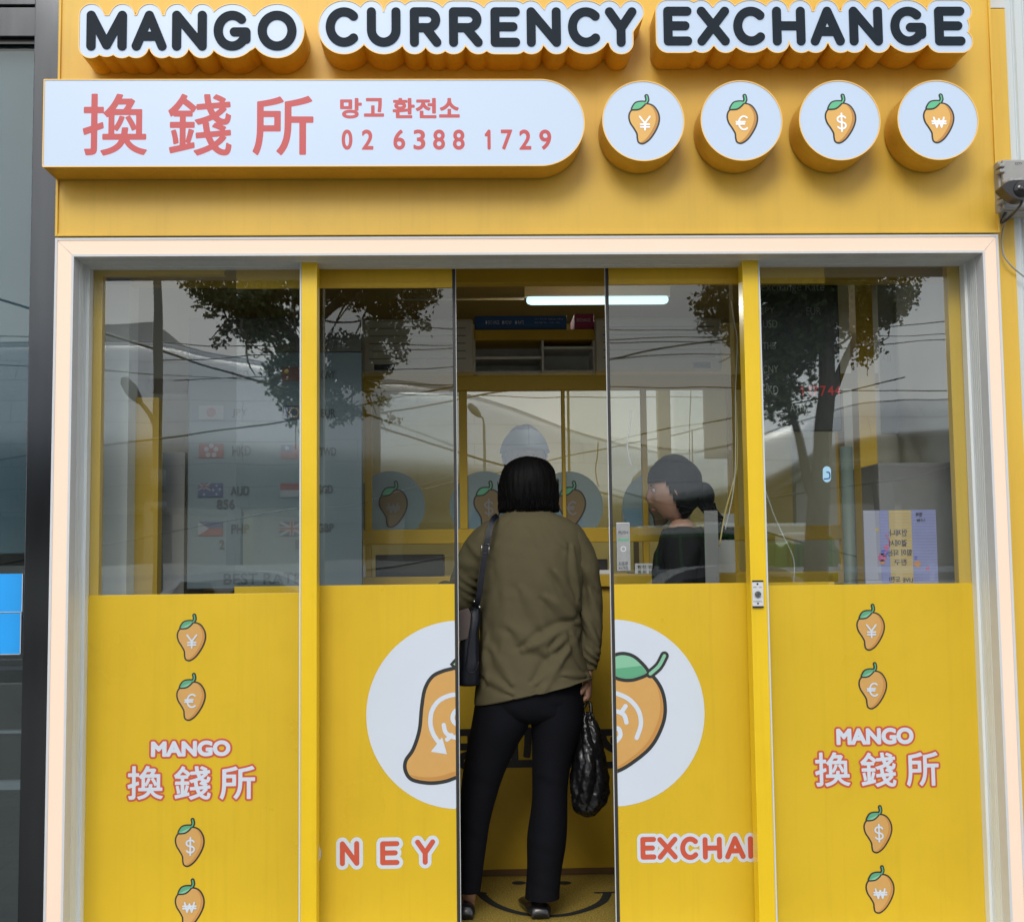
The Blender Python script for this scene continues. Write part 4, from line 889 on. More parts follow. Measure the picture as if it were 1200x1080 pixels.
for xx in range(-30, 30):
    for yy in (-18, -24, -30): 
        v = [bm.verts.new(c) for c in ((xx * 5, yy, PV - .146), (xx * 5 + 2.5, yy, PV - .146), (xx * 5 + 2.5, yy + .15, PV - .146), (xx * 5, yy + .15, PV - .146))]; bm.faces.new(v)
tag(obj('lane_markings', bm, M['trim']), kind='structure')
# trees
barkm = mat('bark', (.10, .085, .065), .85, noise=.3, nscale=20, bump=.01, bscale=30, stretch=(1, 1, .2))
leafm = mat('tree_leaf', (.05, .085, .018), .6, noise=.35, nscale=2.5); 
def tree(lab, stem_, limbs, blobs, nleaf, size, seed):
    rnd = random.Random(seed)
    base = Vector(stem_[0]); t = thing('street_tree', base, lab, 'tree', 'ginkgo trees along the kerb')
    bm = bmesh.new(); tube(bm, [tuple(p) for p in spl([tuple(p) for p in stem_], 6)], [.15 - .09 * k / (6 * (len(stem_) - 1)) for k in range(6 * (len(stem_) - 1) + 1)], 12)
    for l in limbs:
        n = 6 * (len(l) - 1) + 1; tube(bm, [tuple(p) for p in spl([tuple(p) for p in l], 6)], [.065 - .05 * k / n for k in range(n)], 8)
    for c, r in blobs:
        a = Vector(stem_[-1]) if rnd.random() < .5 else Vector(limbs[rnd.randrange(len(limbs))][-1])
        for _ in range(5):
            e = Vector(c) + Vector([rnd.gauss(0, 1) * q * .5 for q in r]); mid = (a + e) / 2 + Vector([rnd.uniform(-.2, .2) for _ in range(3)])
            tube(bm, [tuple(q) for q in spl([tuple(a), tuple(mid), tuple(e)], 4)], [.022 - .018 * k / 8 for k in range(9)], 5)
    obj('trunk', bm, barkm, t)
    bm = bmesh.new(); tot = sum((r[0] * r[1] * r[2]) ** .8 for c, r in blobs); tw = bmesh.new()
    src = [Vector(p) for l in [stem_[2:]] + limbs for p in spl([tuple(p) for p in l], 4)]
    def leaf_(p, s_):
        a1 = Vector((rnd.gauss(0, 1), rnd.gauss(0, 1), rnd.gauss(-.4, 1))).normalized(); a2 = a1.orthogonal().normalized()
        a2 = (a2 * math.cos(g_ := rnd.uniform(0, 6.3)) + a1.cross(a2) * math.sin(g_)); w_ = s_ * .62
        bm.faces.new([bm.verts.new(v) for v in (p, p + a1 * s_ * .75 + a2 * w_, p + a1 * s_ * 1.05 + a2 * w_ * .35, p + a1 * s_ * .93, p + a1 * s_ * 1.05 - a2 * w_ * .35, p + a1 * s_ * .75 - a2 * w_)])
    for c, r in blobs:
        n = nleaf * (r[0] * r[1] * r[2]) ** .8 / tot; k = 0; c = Vector(c)
        near = sorted(src, key=lambda q: (q - c).length)[:6]
        while k < n:
            e = Vector([rnd.gauss(0, 1) for _ in range(3)]).normalized() * rnd.uniform(.55, 1.05); e = c + Vector((e.x * r[0], e.y * r[1], e.z * r[2]))
            a = rnd.choice(near) if rnd.random() < .6 else c + Vector([rnd.uniform(-.3, .3) * q for q in r]); mid = (a + e) / 2 + Vector([rnd.gauss(0, .08) for _ in range(3)])
            path = [Vector(v) for v in spl([tuple(a), tuple(mid), tuple(e)], 10)]; tube(tw, [tuple(v) for v in path[::4]], .006, 4)
            L_ = (e - a).length; m_ = max(3, int(L_ / .055))
            for q in range(m_):
                u = .25 + .75 * q / m_; p = path[min(20, int(u * 20))] + Vector([rnd.gauss(0, .02) for _ in range(3)])
                if abs((p.x - c.x) / r[0]) > 1.25 or abs((p.z - c.z) / r[2]) > 1.25: continue
                o_ = Vector([rnd.gauss(0, 1) for _ in range(3)]).normalized() * rnd.uniform(0, .09); p = p + o_
                for _ in range(rnd.randint(6, 11)): leaf_(p + Vector([rnd.gauss(0, .028) for _ in range(3)]), size * rnd.uniform(.7, 1.25)); k += 1
    obj('twigs', tw, barkm, t)
    obj('crown', bm, leafm, t)
ZT = 13.5
def VT(a, b, z=ZT): return V(a, b, z)
gz = PV
def ground_pt(a, z): p = V(a, 662, z); p.z = gz; return p
tree('ginkgo tree with a forked trunk, seen reflected in the right window', [ground_pt(957, ZT), VT(957, 700), VT(959, 600), VT(964, 520), VT(968, 440), VT(962, 330), VT(955, 200)],
     [[VT(959, 592), VT(945, 560), VT(934, 500), VT(915, 440), VT(890, 380)], [VT(966, 480), VT(990, 420), VT(1020, 360)], [VT(966, 400), VT(940, 330), VT(900, 260)]],
     [(VT(930, 380), (.75, .8, .75)), (VT(1000, 350, 13), (.8, .7, .42)), (VT(900, 300, 13), (.8, .9, .6)), (VT(845, 350), (.42, .5, .34)), (VT(960, 285), (.9, .8, .35)), (VT(880, 290), (.4, .5, .3)), (VT(915, 420), (.45, .5, .4)), (VT(965, 345), (.5, .5, .4)), (VT(915, 465, 13.5), (.30, .4, .28)), (VT(1040, 320), (.5, .5, .28)), (VT(1050, 360), (.28, .4, .20)), (VT(1020, 395), (.25, .4, .22)), (VT(832, 372), (.22, .3, .15))], 30000, .040, 3)
Z2 = 14.5
tree('ginkgo tree whose hanging crown is reflected in the left windows', [ground_pt(364, Z2), VT(364, 700, Z2), VT(363, 600, Z2), VT(366, 480, Z2), VT(362, 380, Z2), VT(366, 200, Z2)],
     [[VT(365, 470, Z2), VT(390, 440, Z2), VT(430, 400, Z2)], [VT(364, 430, Z2), VT(330, 380, Z2), VT(290, 350, Z2)], [VT(364, 380, Z2), VT(420, 330, Z2), VT(470, 300, Z2)]],
     [(VT(415, 425, Z2), (.62, .7, .52)), (VT(470, 375, Z2), (.50, .6, .40)), (VT(330, 425, Z2), (.35, .5, .50)), (VT(345, 480, Z2), (.20, .3, .28)), (VT(300, 350, Z2), (.72, .8, .38)), (VT(240, 335, Z2), (.30, .5, .16)), (VT(400, 290, Z2), (1.1, .9, .32)), (VT(505, 345, Z2), (.2, .3, .2)), (VT(290, 385, Z2), (.3, .4, .3)), (VT(440, 330, Z2), (.5, .6, .35)), (VT(365, 330, Z2), (.5, .6, .35)), (VT(400, 480, Z2), (.3, .3, .22))], 25000, .040, 5)
# traffic and lamp poles
polem = mat('pole_grey', (.16, .17, .17), .5, noise=.1)
def lamp(lab, a, Zd, rad, arm, top_px):
    b = ground_pt(a, Zd); t = thing('street_lamp', b, lab, 'street lamp', 'lamp posts of the street'); tp = V(a, top_px, Zd)
    obj('pole', TB([tuple(b), (tp.x, tp.y, tp.z)], [rad, rad * .7], 14), polem, t)
    q = [V(x_, y_, Zd) for x_, y_ in arm]
    obj('arm', TB([tuple(v) for v in spl([tuple(v) for v in q], 6)], rad * .45, 8), polem, t)
    e = q[-1]; f = q[-2]; d_ = (e - f).normalized()
    bm = bmesh.new(); tube(bm, [e - d_ * .05, e + d_ * .08, e + d_ * .3, e + d_ * .55, e + d_ * .62], [rad * .4, .10, .15, .11, .02], 12)
    obj('lamp_head', bm, polem, t, smooth=True)
lamp('thick pole with a lamp arm, reflected in the far left window', 187, 26, .10, [(187, 505), (178, 485), (166, 470)], -100)
lamp('slim lamp post reflected in the partition behind the customer', 567, 42, .07, [(567, 500), (566, 484), (562, 480)], 490)
bm = bmesh.new(); tube(bm, [tuple(V(187, 580, 25.8)), tuple(V(187, 550, 25.8))], .16, 10); tube(bm, [tuple(V(187, 602, 25.8)), tuple(V(187, 592, 25.8))], .17, 10)
obj('control_box', bm, polem, [o for o in bpy.data.objects if o.name.startswith('street_lamp')][0])
# overhead cables
for k, (p, q, r_) in enumerate((((100, 398, 30), (520, 402, 30), .012), ((100, 434, 30), (700, 452, 30), .012), ((100, 524, 24), (520, 455, 24), .02), ((300, 605, 24), (520, 560, 24), .014), ((380, 470, 30), (720, 572, 34), .03), ((700, 398, 26), (1160, 372, 26), .012), ((900, 585, 28), (1170, 533, 28), .025), ((720, 420, 26), (1180, 392, 26), .012), ((930, 388, 26), (1180, 388, 26), .010))):
    a_, b_ = V(*p), V(*q); ex = (b_ - a_) * (9 / (b_ - a_).length); mid = (a_ + b_) / 2 - Vector((0, 0, .12))
    tag(obj('overhead_cable', TB([tuple(v) for v in spl([tuple(a_ - ex + Vector((0, 0, .1))), tuple(a_), tuple(mid), tuple(b_), tuple(b_ + ex + Vector((0, 0, .1)))], 6)], r_, 5), M['black'], smooth=True),
        ['top wire crossing the left windows', 'second wire from the top across the left windows', 'heavier wire climbing to the right in the left window', 'low wire in front of the rate board', 'thick cable sloping down behind the customer', 'wire high across the right window', 'thick cable climbing across the tree trunk', 'second wire across the right door', 'short wire at the upper right of the tree'][k] + ', a reflection', 'wire', 'overhead wires above the street')
# the silver building
ZB = 62.0
cols = [(-250, 410, 600), (60, 405, 600), (130, 402, 600), (200, 405, 600), (300, 425, 602), (430, 445, 605), (552, 460, 612), (640, 488, 622), (720, 515, 630), (800, 528, 620), (880, 515, 600), (940, 492, 560), (1000, 476, 545), (1060, 470, 540), (1180, 466, 540), (1500, 450, 540)]
cs_ = spl(cols, 8); prof = [(-.02, 0), (.0, .0), (.04, .25), (.12, .55), (.28, .85), (.5, 1.0), (.7, .95), (.86, .7), (.95, .4), (1, .0), (1.02, -1.5)]
pr = spl(prof, 4)
sb_ = thing('silver_building', V(600, 662, ZB), 'long low building clad in curved silver panels, reflected across all the glass', 'building')
bm = bmesh.new(); G_ = []
for a, t, b in cs_:
    T_, B_ = V(a, t, ZB), V(a, b, ZB); row = []
    for u, d_ in pr: z = T_.z + (B_.z - T_.z) * u; row.append(bm.verts.new((T_.x, T_.y + d_ * 2.6, z)))
    G_.append(row)
for i in range(len(G_) - 1):
    for j in range(len(pr) - 1): bm.faces.new((G_[i][j], G_[i + 1][j], G_[i + 1][j + 1], G_[i][j + 1]))
sm2 = mat('silver_panel', (.50, .51, .52), .32, .9, noise=.12, nscale=.6, stretch=(1, 1, 2))
n = sm2.node_tree; b_ = n.nodes['Principled BSDF']; br = n.nodes.new('ShaderNodeTexBrick'); br.inputs['Scale'].default_value = .30; br.inputs['Mortar Size'].default_value = .004; br.inputs['Brick Width'].default_value = 1.6; br.inputs['Row Height'].default_value = .30
br.inputs['Color1'].default_value = (.74, .75, .77, 1); br.inputs['Color2'].default_value = (.72, .73, .75, 1); br.inputs['Mortar'].default_value = (.42, .42, .42, 1)
g = n.nodes.new('ShaderNodeNewGeometry'); mp_ = n.nodes.new('ShaderNodeMapping'); mp_.inputs['Rotation'].default_value = (R(90), 0, 0)
n.links.new(g.outputs['Position'], mp_.inputs[0]); n.links.new(mp_.outputs[0], br.inputs['Vector']); n.links.new(br.outputs[0], b_.inputs['Base Color'])
obj('metal_skin', bm, sm2, sb_, smooth=True)
f0, f1 = V(-250, 600, ZB + 3), V(1500, 540, ZB + 3)
obj('ground_floor', BX((min(f0.x, f1.x), max(f0.x, f1.x), f0.y - .3, f0.y, PV - .02, 6.3)), mat('shaded_concrete', (.55, .53, .46), .8, noise=.2, nscale=.4), sb_)
bm = bmesh.new()
for a in range(-200, 1400, 95): q = V(a, 600, ZB - .5); box(bm, q.x - .35, q.x + .35, q.y - .35, q.y + .35, PV - .02, 5.0)
obj('pillars', bm, mat('pillar_concrete', (.32, .31, .29), .7), sb_)
bm = bmesh.new()
for a in (590, 740, 1010, 250, 330): q = V(a, 640, ZB + 2.5); box(bm, q.x - 2, q.x + 2, q.y - .3, q.y + .0, .2, 4.0)
obj('shopfronts', bm, mat('bright_front', (.45, .46, .42), .3, emit=(1, .95, .8), estr=.12), sb_)
tag(obj('office_block', BX((V(118, 600, 90).x, V(178, 600, 90).x, V(118, 600, 90).y - 12, V(118, 600, 90).y, PV, V(140, 378, 90).z)), mat('far_office', (.45, .46, .46), .7, noise=.15, nscale=.3)), 'pale office block above the silver roof, reflected at the far left', 'building')
# railing
ry = -23.5
rl = thing('street_railing', (0, ry, PV - .15), 'white guard railing along the far side of the road, reflected low in the glass', 'railing')
bm = BX((-60, 60, ry - .04, ry + .04, .93, 1.06), (-60, 60, ry - .04, ry + .04, .66, .74)); obj('rail', bm, M['trim'], rl)
bm = bmesh.new(); 
for k in range(-30, 31): box(bm, k * 2 - .04, k * 2 + .04, ry - .06, ry + .06, PV - .15, 1.12)
ps_ = obj('posts', bm, M['trim'], rl)
tag(obj('low_wall', BX((-30, 3.5, -38.4, -38, PV - .145, 1.35)), mat('low_wall_paint', (.75, .74, .66), .7, noise=.1, nscale=.5)), 'pale low wall beyond the road, reflected at the foot of the left windows', 'wall')
# buses
def bus(lab, a, Zd, L_, zr, flip=1):
    p = V(a, 662, Zd); y = p.y; x0 = p.x; z0 = PV - .15
    t = thing('city_bus', (x0, y, z0), lab, 'bus', 'green city buses'); gz_ = z0 + .35
    bm = bmesh.new(); w2 = 1.25
    pr_ = [(0, gz_), (0, z0 + 2.3), (.25, zr - .25), (.6, zr), (L_ - .5, zr), (L_ - .05, zr - .4), (L_, gz_)]
    A = [bm.verts.new((x0 + u - L_ / 2, y + w2, z)) for u, z in pr_]; B = [bm.verts.new((x0 + u - L_ / 2, y - w2, z)) for u, z in pr_]
    bm.faces.new(A[::-1]); bm.faces.new(B)
    for k in range(len(A)): bm.faces.new((A[k], A[(k + 1) % len(A)], B[(k + 1) % len(A)], B[k]))
    obj('body', bm, mat('bus_green', (.035, .20, .035), .35, noise=.05), t, bevel=.08)
    obj('roof', BX((x0 - L_ / 2 + .6, x0 + L_ / 2 - .6, y - w2 - .02, y + w2 + .02, zr - .18, zr + .32)), mat('bus_white', (.72, .74, .70), .35), t, bevel=.1)
    bm = bmesh.new(); nw = 8
    for k in range(nw): box(bm, x0 - L_ / 2 + .5 + k * (L_ - 1) / nw, x0 - L_ / 2 + .5 + (k + 1) * (L_ - 1) / nw - .12, y + w2 - .01, y + w2 + .012, z0 + 1.15, zr - .25)
    obj('windows', bm, M['black'], t)
    for k in (.2, .78):
        bm = bmesh.new(); xx = x0 - L_ / 2 + L_ * k; cyl(bm, (xx, y + w2 - .25, z0 + .48), (xx, y + w2 + .03, z0 + .48), .48, 24); obj('wheel', bm, M['black'], t)
bus('green and white bus reflected in the right sliding door', 850, 55, 9, 2.5)
bus('small bright green bus reflected left of the tree trunk in the right window', 938, 50, 2.6, 2.0)
def car(lab, a, Zd, L_, col):
    p = V(a, 662, Zd); y = p.y; x0 = p.x; z0 = PV - .15; t = thing('parked_car', (x0, y, z0), lab, 'car', 'dark cars on the road')
    pr_ = spl([(0, .45), (.02, .78), (.5, .92), (1.15, 1.0), (1.8, 1.42), (2.9, 1.46), (3.7, 1.05), (4.4, .95), (4.5, .5)], 5); bm = bmesh.new(); secs = [(-.88, .9), (-.7, 1), (.7, 1), (.88, .9)]
    rows = []
    for yy, s_ in secs: rows.append([bm.verts.new((x0 + u - 2.25, y + yy * (.85 if z > 1.1 else 1), z0 + .25 + (z - .25) * s_)) for u, z in pr_])
    for A, B in zip(rows, rows[1:]):
        for k in range(len(A) - 1): bm.faces.new((A[k], A[k + 1], B[k + 1], B[k]))
    bm.faces.new(rows[0]); bm.faces.new(rows[-1][::-1])
    obj('body', bm, mat('car_' + col[0], col[1], .25, .3, coat=.6), t, smooth=False)
    gbm = bmesh.new()
    for u0, u1 in ((1.5, 2.25), (2.32, 3.2)):
        v = [gbm.verts.new((x0 + u - 2.25, y + .895, z0 + z)) for u, z in ((u0, 1.0), (u1, 1.0), (u1 - .12, 1.32), (u0 + .22, 1.32))]; gbm.faces.new(v)
    obj('side_window', gbm, M['black'], t)
    for k in (.8, 3.6):
        bm = bmesh.new(); cyl(bm, (x0 + k - 2.25, y + .65, z0 + .32), (x0 + k - 2.25, y + .9, z0 + .32), .32, 20); obj('wheel', bm, M['black'], t)
car('dark grey car reflected at the foot of the right door', 835, 17, 4.5, ('dark', (.03, .032, .035)))
car('silver grey car reflected below the left window', 270, 19, 4.5, ('silver', (.25, .26, .27)))
# ------------------------------------------------------------------ people
M['skin'] = mat('skin', (.42, .24, .17), .5, noise=.08, nscale=30)
M['hair'] = mat('black_hair', (.003, .0028, .0028), .6, spec=.10, noise=.5, nscale=120, stretch=(1, 1, .06), bump=.0008, bscale=260)
M['olive'] = mat('olive_cotton', (.092, .080, .044), .9, spec=.15, noise=.07, nscale=8, bump=.0004, bscale=500)
M['navy'] = mat('navy_trousers', (.005, .0055, .008), .85, spec=.12, noise=.15, nscale=10, bump=.0003, bscale=500)
M['shoe'] = mat('black_leather', (.010, .010, .011), .28, coat=.3)
M['cloth'] = mat('black_jacket', (.008, .009, .010), .8, spec=.2, noise=.2, nscale=10)
M['shirt'] = mat('pale_shirt', (.20, .20, .21), .8, noise=.06, nscale=12, bump=.0005, bscale=60)
def bake(o):
    bpy.context.view_layer.update(); dg = bpy.context.evaluated_depsgraph_get(); me = bpy.data.meshes.new_from_object(o.evaluated_get(dg)); m0 = o.data
    bpy.data.objects.remove(o); bpy.data.meshes.remove(m0); return me
def skin(pts, edges, rad, sub=2, root=0):
    me = bpy.data.meshes.new('s'); me.from_pydata([tuple(p) for p in pts], edges, []); o = bpy.data.objects.new('s', me); COL.objects.link(o)
    o.modifiers.new('skin', 'SKIN')
    if not me.skin_vertices: 
        b = bmesh.new(); b.from_mesh(me); b.verts.layers.skin.verify(); b.to_mesh(me); b.free()
    for i, r in enumerate(rad):
        v = me.skin_vertices[0].data[i]; v.radius = r if isinstance(r, tuple) else (r, r); v.use_root = (i == root)
    s_ = o.modifiers.new('sub', 'SUBSURF'); s_.levels = sub; s_.render_levels = sub
    return bake(o)
def chain(*names_): return [(a, b) for a, b in zip(names_, names_[1:])]
def head_verts(n=56, m=44):
    """a head facing +y, centre at 0, about .23 tall; returns grid of points"""
    rows = []
    for j in range(m + 1):
        t = math.pi * j / m; row = []
        for i in range(n):
            a = math.tau * i / n; x, y, z = math.sin(t) * math.cos(a), math.sin(t) * math.sin(a), math.cos(t)
            X_, Y_, Z_ = x * .074, y * .092, z * .116
            low = max(0, -z); f = max(0, y)
            X_ *= 1 - .30 * low ** 1.5; Y_ *= 1 - .12 * low * (1 if y > 0 else 2.2)
            if y < 0: X_ *= 1 + .05 * (1 - abs(z)); 
            if f > 0:
                g = lambda cx, cz, sx, sz: math.exp(-((X_ - cx) / sx) ** 2 - ((Z_ - cz) / sz) ** 2) * f
                Y_ += .020 * g(0, -.030, .012, .020) + .010 * g(0, -.005, .008, .028) - .012 * g(.030, .005, .016, .012) - .012 * g(-.030, .005, .016, .012)
                Y_ += .006 * g(0, -.062, .022, .006) + .005 * g(0, -.074, .018, .006) - .003 * g(0, -.068, .024, .0025) + .008 * g(0, -.100, .022, .014) + .005 * g(.0, .028, .05, .012) + .005 * g(.045, -.03, .02, .02) + .005 * g(-.045, -.03, .02, .02)
            row.append(Vector((X_, Y_, Z_)))
        rows.append(row)
    return rows
def put_head(bm, loc, yaw, pitch=0, s=1.0):
    Mx = Matrix.Translation(loc) @ Matrix.Rotation(yaw, 4, 'Z') @ Matrix.Rotation(pitch, 4, 'X') @ Matrix.Scale(s, 4); rows = head_verts(); V_ = [[bm.verts.new(Mx @ p) for p in r] for r in rows]; n = len(V_[0])
    for j in range(len(V_) - 1):
        for i in range(n):
            try: bm.faces.new((V_[j][i], V_[j + 1][i], V_[j + 1][(i + 1) % n], V_[j][(i + 1) % n]))
            except ValueError: pass
    bmesh.ops.remove_doubles(bm, verts=V_[0] + V_[-1], dist=1e-6)
    for sx in (-1, 1):                                  # ears
        pts = [Mx @ Vector((sx * (.072 + .010 * math.sin(k / 8 * math.pi)), -.008 - .012 * math.cos(k / 8 * math.pi) * .6, -.035 + .055 * k / 8)) for k in range(9)]
        tube(bm, pts, [.004, .007, .008, .008, .009, .010, .010, .008, .004], 8)
    return Mx
def face_bits(Mx, root):
    bm = bmesh.new(); 
    for sx in (-1, 1):
        c = Mx @ Vector((sx * .030, .074, .004)); bmesh.ops.create_uvsphere(bm, u_segments=14, v_segments=10, radius=.0092, matrix=Matrix.Translation(c))
    obj('eyes', bm, mat('eye_white', (.4, .38, .36), .3), root, smooth=True)
    bm = bmesh.new()
    for sx in (-1, 1):
        c = Mx @ Vector((sx * .030, .0800, .004)); bmesh.ops.create_uvsphere(bm, u_segments=10, v_segments=8, radius=.0048, matrix=Matrix.Translation(c))
        tube(bm, [Mx @ Vector((sx * (.016 + .008 * k), .0885 - .0025 * k, .022 + .003 * math.sin(k / 3 * math.pi))) for k in range(4)], [.001, .0024, .0022, .0008], 6)
    obj('eyebrows', bm, M['hair'], root, smooth=True)
    bm = bmesh.new(); tube(bm, [Mx @ Vector((.005 * k, .0875 - .0006 * k * k, -.067 - .0005 * abs(k))) for k in range(-4, 5)], [.001, .003, .004, .0048, .0045, .0048, .004, .003, .001], 8)
    obj('lips', bm, mat('lip', (.36, .10, .09), .4), root, smooth=True)
def hand(bm, wrist, d, palm_n, curl, s=1.0, thumb=1):
    """palm and five fingers; d: direction of the hand, palm_n: the way the palm faces"""
    d = Vector(d).normalized(); pn = Vector(palm_n); pn = (pn - d * pn.dot(d)).normalized(); sd_ = d.cross(pn)
    w_ = Vector(wrist); kn = w_ + d * .085 * s
    me = skin([w_ - d * .05, w_, w_ + d * .045 * s, kn], chain(0, 1, 2, 3), [(.024 * s, .019 * s), (.022 * s, .017 * s), (.036 * s, .014 * s), (.036 * s, .012 * s)], 2)
    # turn the flat palm so that its width lies along sd_: rebuild as an ellipse tube instead
    bpy.data.meshes.remove(me)
    rings = []
    prof = [(-.05, .023, .019), (0, .023, .017), (.02, .030, .016), (.05, .038, .015), (.078, .039, .013), (.090, .034, .009), (.094, .02, .004)]
    for t, a, b in prof:
        rings.append([bm.verts.new(w_ + d * t * s + sd_ * math.cos(k / 14 * math.tau) * a * s + pn * math.sin(k / 14 * math.tau) * b * s) for k in range(14)])
    for A, B in zip(rings, rings[1:]):
        for k in range(14): bm.faces.new((A[k], A[(k + 1) % 14], B[(k + 1) % 14], B[k]))
    bm.faces.new(rings[0][::-1]); bm.faces.new(rings[-1])
    for k, (o, L_, r) in enumerate(((-.028, .066, .0088), (-.0095, .075, .009), (.0095, .070, .0086), (.027, .056, .0075))):
        p = kn + sd_ * o * s * thumb * -1 - d * .008 * s; pts = [p]; ang = 0
        for f, c_ in ((.45, curl), (.30, curl * 1.1), (.25, curl * .7)):
            ang += c_; pts.append(pts[-1] + (d * math.cos(ang) + pn * math.sin(ang)) * L_ * f * s)
        q = [Vector(v) for v in spl([tuple(v) for v in pts], 4)]
        tube(bm, q, [r * s * (1 - .25 * i / len(q)) for i in range(len(q))] , 10)
        bmesh.ops.create_uvsphere(bm, u_segments=10, v_segments=6, radius=r * s * .76, matrix=Matrix.Translation(q[-1]))
    b0 = w_ + d * .028 * s + sd_ * .028 * s * thumb
    pts = [b0, b0 + (d * .6 + sd_ * .6 * thumb + pn * .4) * .032 * s, b0 + (d * 1.2 + sd_ * .65 * thumb + pn * .9) * .036 * s, b0 + (d * 1.5 + sd_ * .2 * thumb + pn * 1.4) * .040 * s]
    q = [Vector(v) for v in spl([tuple(v) for v in pts], 4)]; tube(bm, q, [.012 * s * (1 - .3 * i / len(q)) for i in range(len(q))], 10)
    bmesh.ops.create_uvsphere(bm, u_segments=10, v_segments=6, radius=.0084 * s, matrix=Matrix.Translation(q[-1]))
def loft(rings, nseg=72, n=10, disp=None, cap=(False, False), power=2.0):
    """rings: (cx, cy, z, rx, ry, tilt) swept upward or downward; tilt = slope of the ring in x"""
    q = spl(rings, n); A = np.arange(nseg) / nseg * math.tau; ca, sa = np.cos(A), np.sin(A)
    e = 2.0 / power; ux = np.sign(ca) * np.abs(ca) ** e; uy = np.sign(sa) * np.abs(sa) ** e
    Pn = np.zeros((len(q), nseg, 3)); Nn = np.zeros_like(Pn)
    for i, (cx, cy_, z, rx, ry, tl_) in enumerate(q):
        Pn[i, :, 0] = cx + ux * rx; Pn[i, :, 1] = cy_ + uy * ry; Pn[i, :, 2] = z + ux * rx * tl_
        nn = np.stack([ca / max(rx, 1e-4), sa / max(ry, 1e-4), 0 * ca], 1); Nn[i] = nn / np.linalg.norm(nn, axis=1)[:, None]
    if disp is not None:
        d = disp(Pn.reshape(-1, 3), Nn.reshape(-1, 3)).reshape(Pn.shape[:2]); Pn = Pn + Nn * d[..., None]
    bm = bmesh.new(); V_ = [[bm.verts.new(p) for p in r] for r in Pn]
    for i in range(len(V_) - 1):
        for k in range(nseg): bm.faces.new((V_[i][k], V_[i][(k + 1) % nseg], V_[i + 1][(k + 1) % nseg], V_[i + 1][k]))
    if cap[0]: bm.faces.new(V_[0])
    if cap[1]: bm.faces.new(V_[-1])
    bmesh.ops.recalc_face_normals(bm, faces=bm.faces); return bm
def vnoise(p, s, seed=0):                              # cheap smooth noise from a few sines
    r = np.random.RandomState(seed); o = np.zeros(len(p))
    for _ in range(7):
        k = r.normal(size=3) * s; o += np.sin(p @ k + r.uniform(0, 6.3))
    return o / 3
def folds(F, px, py):
    o = np.zeros_like(px)
    for x0, y0, x1, y1, amp, wd_ in F:
        dx, dy = x1 - x0, y1 - y0; l = math.hypot(dx, dy); t = np.clip(((px - x0) * dx + (py - y0) * dy) / l ** 2, 0, 1)
        ex, ey = px - x0 - t * dx, py - y0 - t * dy; sg = (ex * -dy + ey * dx) / l; dist = np.hypot(ex, ey); w2 = wd_ * (.4 + .6 * np.sin(np.clip(t, .05, .95) * math.pi))
        o += amp * (np.exp(-(dist / w2) ** 2) - .8 * np.exp(-(np.hypot(dist * 0 + sg - w2 * 1.5, np.maximum(dist - abs(sg), 0)) / w2) ** 2) * (sg > 0))
    return o
# ---- the customer in olive, back to the camera
YW = .44
def wp(a, b, y=YW): return P(a, b, y)
def ringpx(l, r, b, ry, tilt=0, y=YW):
    p, q = wp(l, b, y), wp(r, b, y); return ((p.x + q.x) / 2, y, (p.z + q.z) / 2, (q.x - p.x) / 2, ry, tilt)
wm = thing('person', (wp(610, 1070).x, YW, .008), 'person with a short black bob in an olive shirt, back turned between the doors', 'person')
J = {k: wp(*v) if len(v) == 2 else P(*v) for k, v in {
    'pelvis': (615, 815), 'waist': (618, 745), 'chest': (619, 670), 'neckb': (618, 612), 'neck': (618, 592),
    'shl': (576, 628), 'ell': (541, 702, .50), 'wrl': (520, 690, .74), 'shr': (668, 630), 'elr': (691, 700, .47), 'wrr': (689, 790, .44),
    'hil': (590, 825), 'knl': (558, 935, .455), 'anl': (550, 1045, .472), 'tol': (549, 1062, .58), 'hir': (650, 825), 'knr': (644, 935, .445), 'anr': (634, 1047, .452), 'tor': (629, 1058, .60)}.items()}
order = ['pelvis', 'waist', 'chest', 'neckb', 'neck', 'shl', 'ell', 'wrl', 'shr', 'elr', 'wrr', 'hil', 'knl', 'anl', 'tol', 'hir', 'knr', 'anr', 'tor']
rad = dict(pelvis=.095, waist=.11, chest=.12, neckb=.055, neck=.047, shl=.052, ell=.038, wrl=.025, shr=.052, elr=.038, wrr=.024, hil=.066, knl=.040, anl=.026, tol=.022, hir=.066, knr=.040, anr=.026, tor=.022)
ed = [('pelvis', 'waist'), ('waist', 'chest'), ('chest', 'neckb'), ('neckb', 'neck'), ('chest', 'shl'), ('shl', 'ell'), ('ell', 'wrl'), ('chest', 'shr'), ('shr', 'elr'), ('elr', 'wrr'), ('pelvis', 'hil'), ('hil', 'knl'), ('knl', 'anl'), ('anl', 'tol'), ('pelvis', 'hir'), ('hir', 'knr'), ('knr', 'anr'), ('anr', 'tor')]
def body(J, order, ed, rad, head, yaw, pitch, hands, hs=1.0):
    me = skin([J[k] for k in order], [(order.index(a), order.index(b)) for a, b in ed], [rad[k] for k in order], 2)
    bm = bmesh.new(); bm.from_mesh(me); bpy.data.meshes.remove(me)
    Mx = put_head(bm, head, yaw, pitch, hs)
    for h in hands: hand(bm, *h)
    return bm, Mx
hd = wp(619, 571); hd.y = YW + .02
bm, Mx = body(J, order, ed, rad, hd, 0, R(-18), [(J['wrr'] + Vector((0, 0, -.004)), (.0, .03, -1), (-1, .25, 0), .95, .88, -1), (J['wrl'], (-.1, 1, .05), (0, 0, -1), .3, .88, 1)], .94)
obj('body', bm, M['skin'], wm, smooth=True)
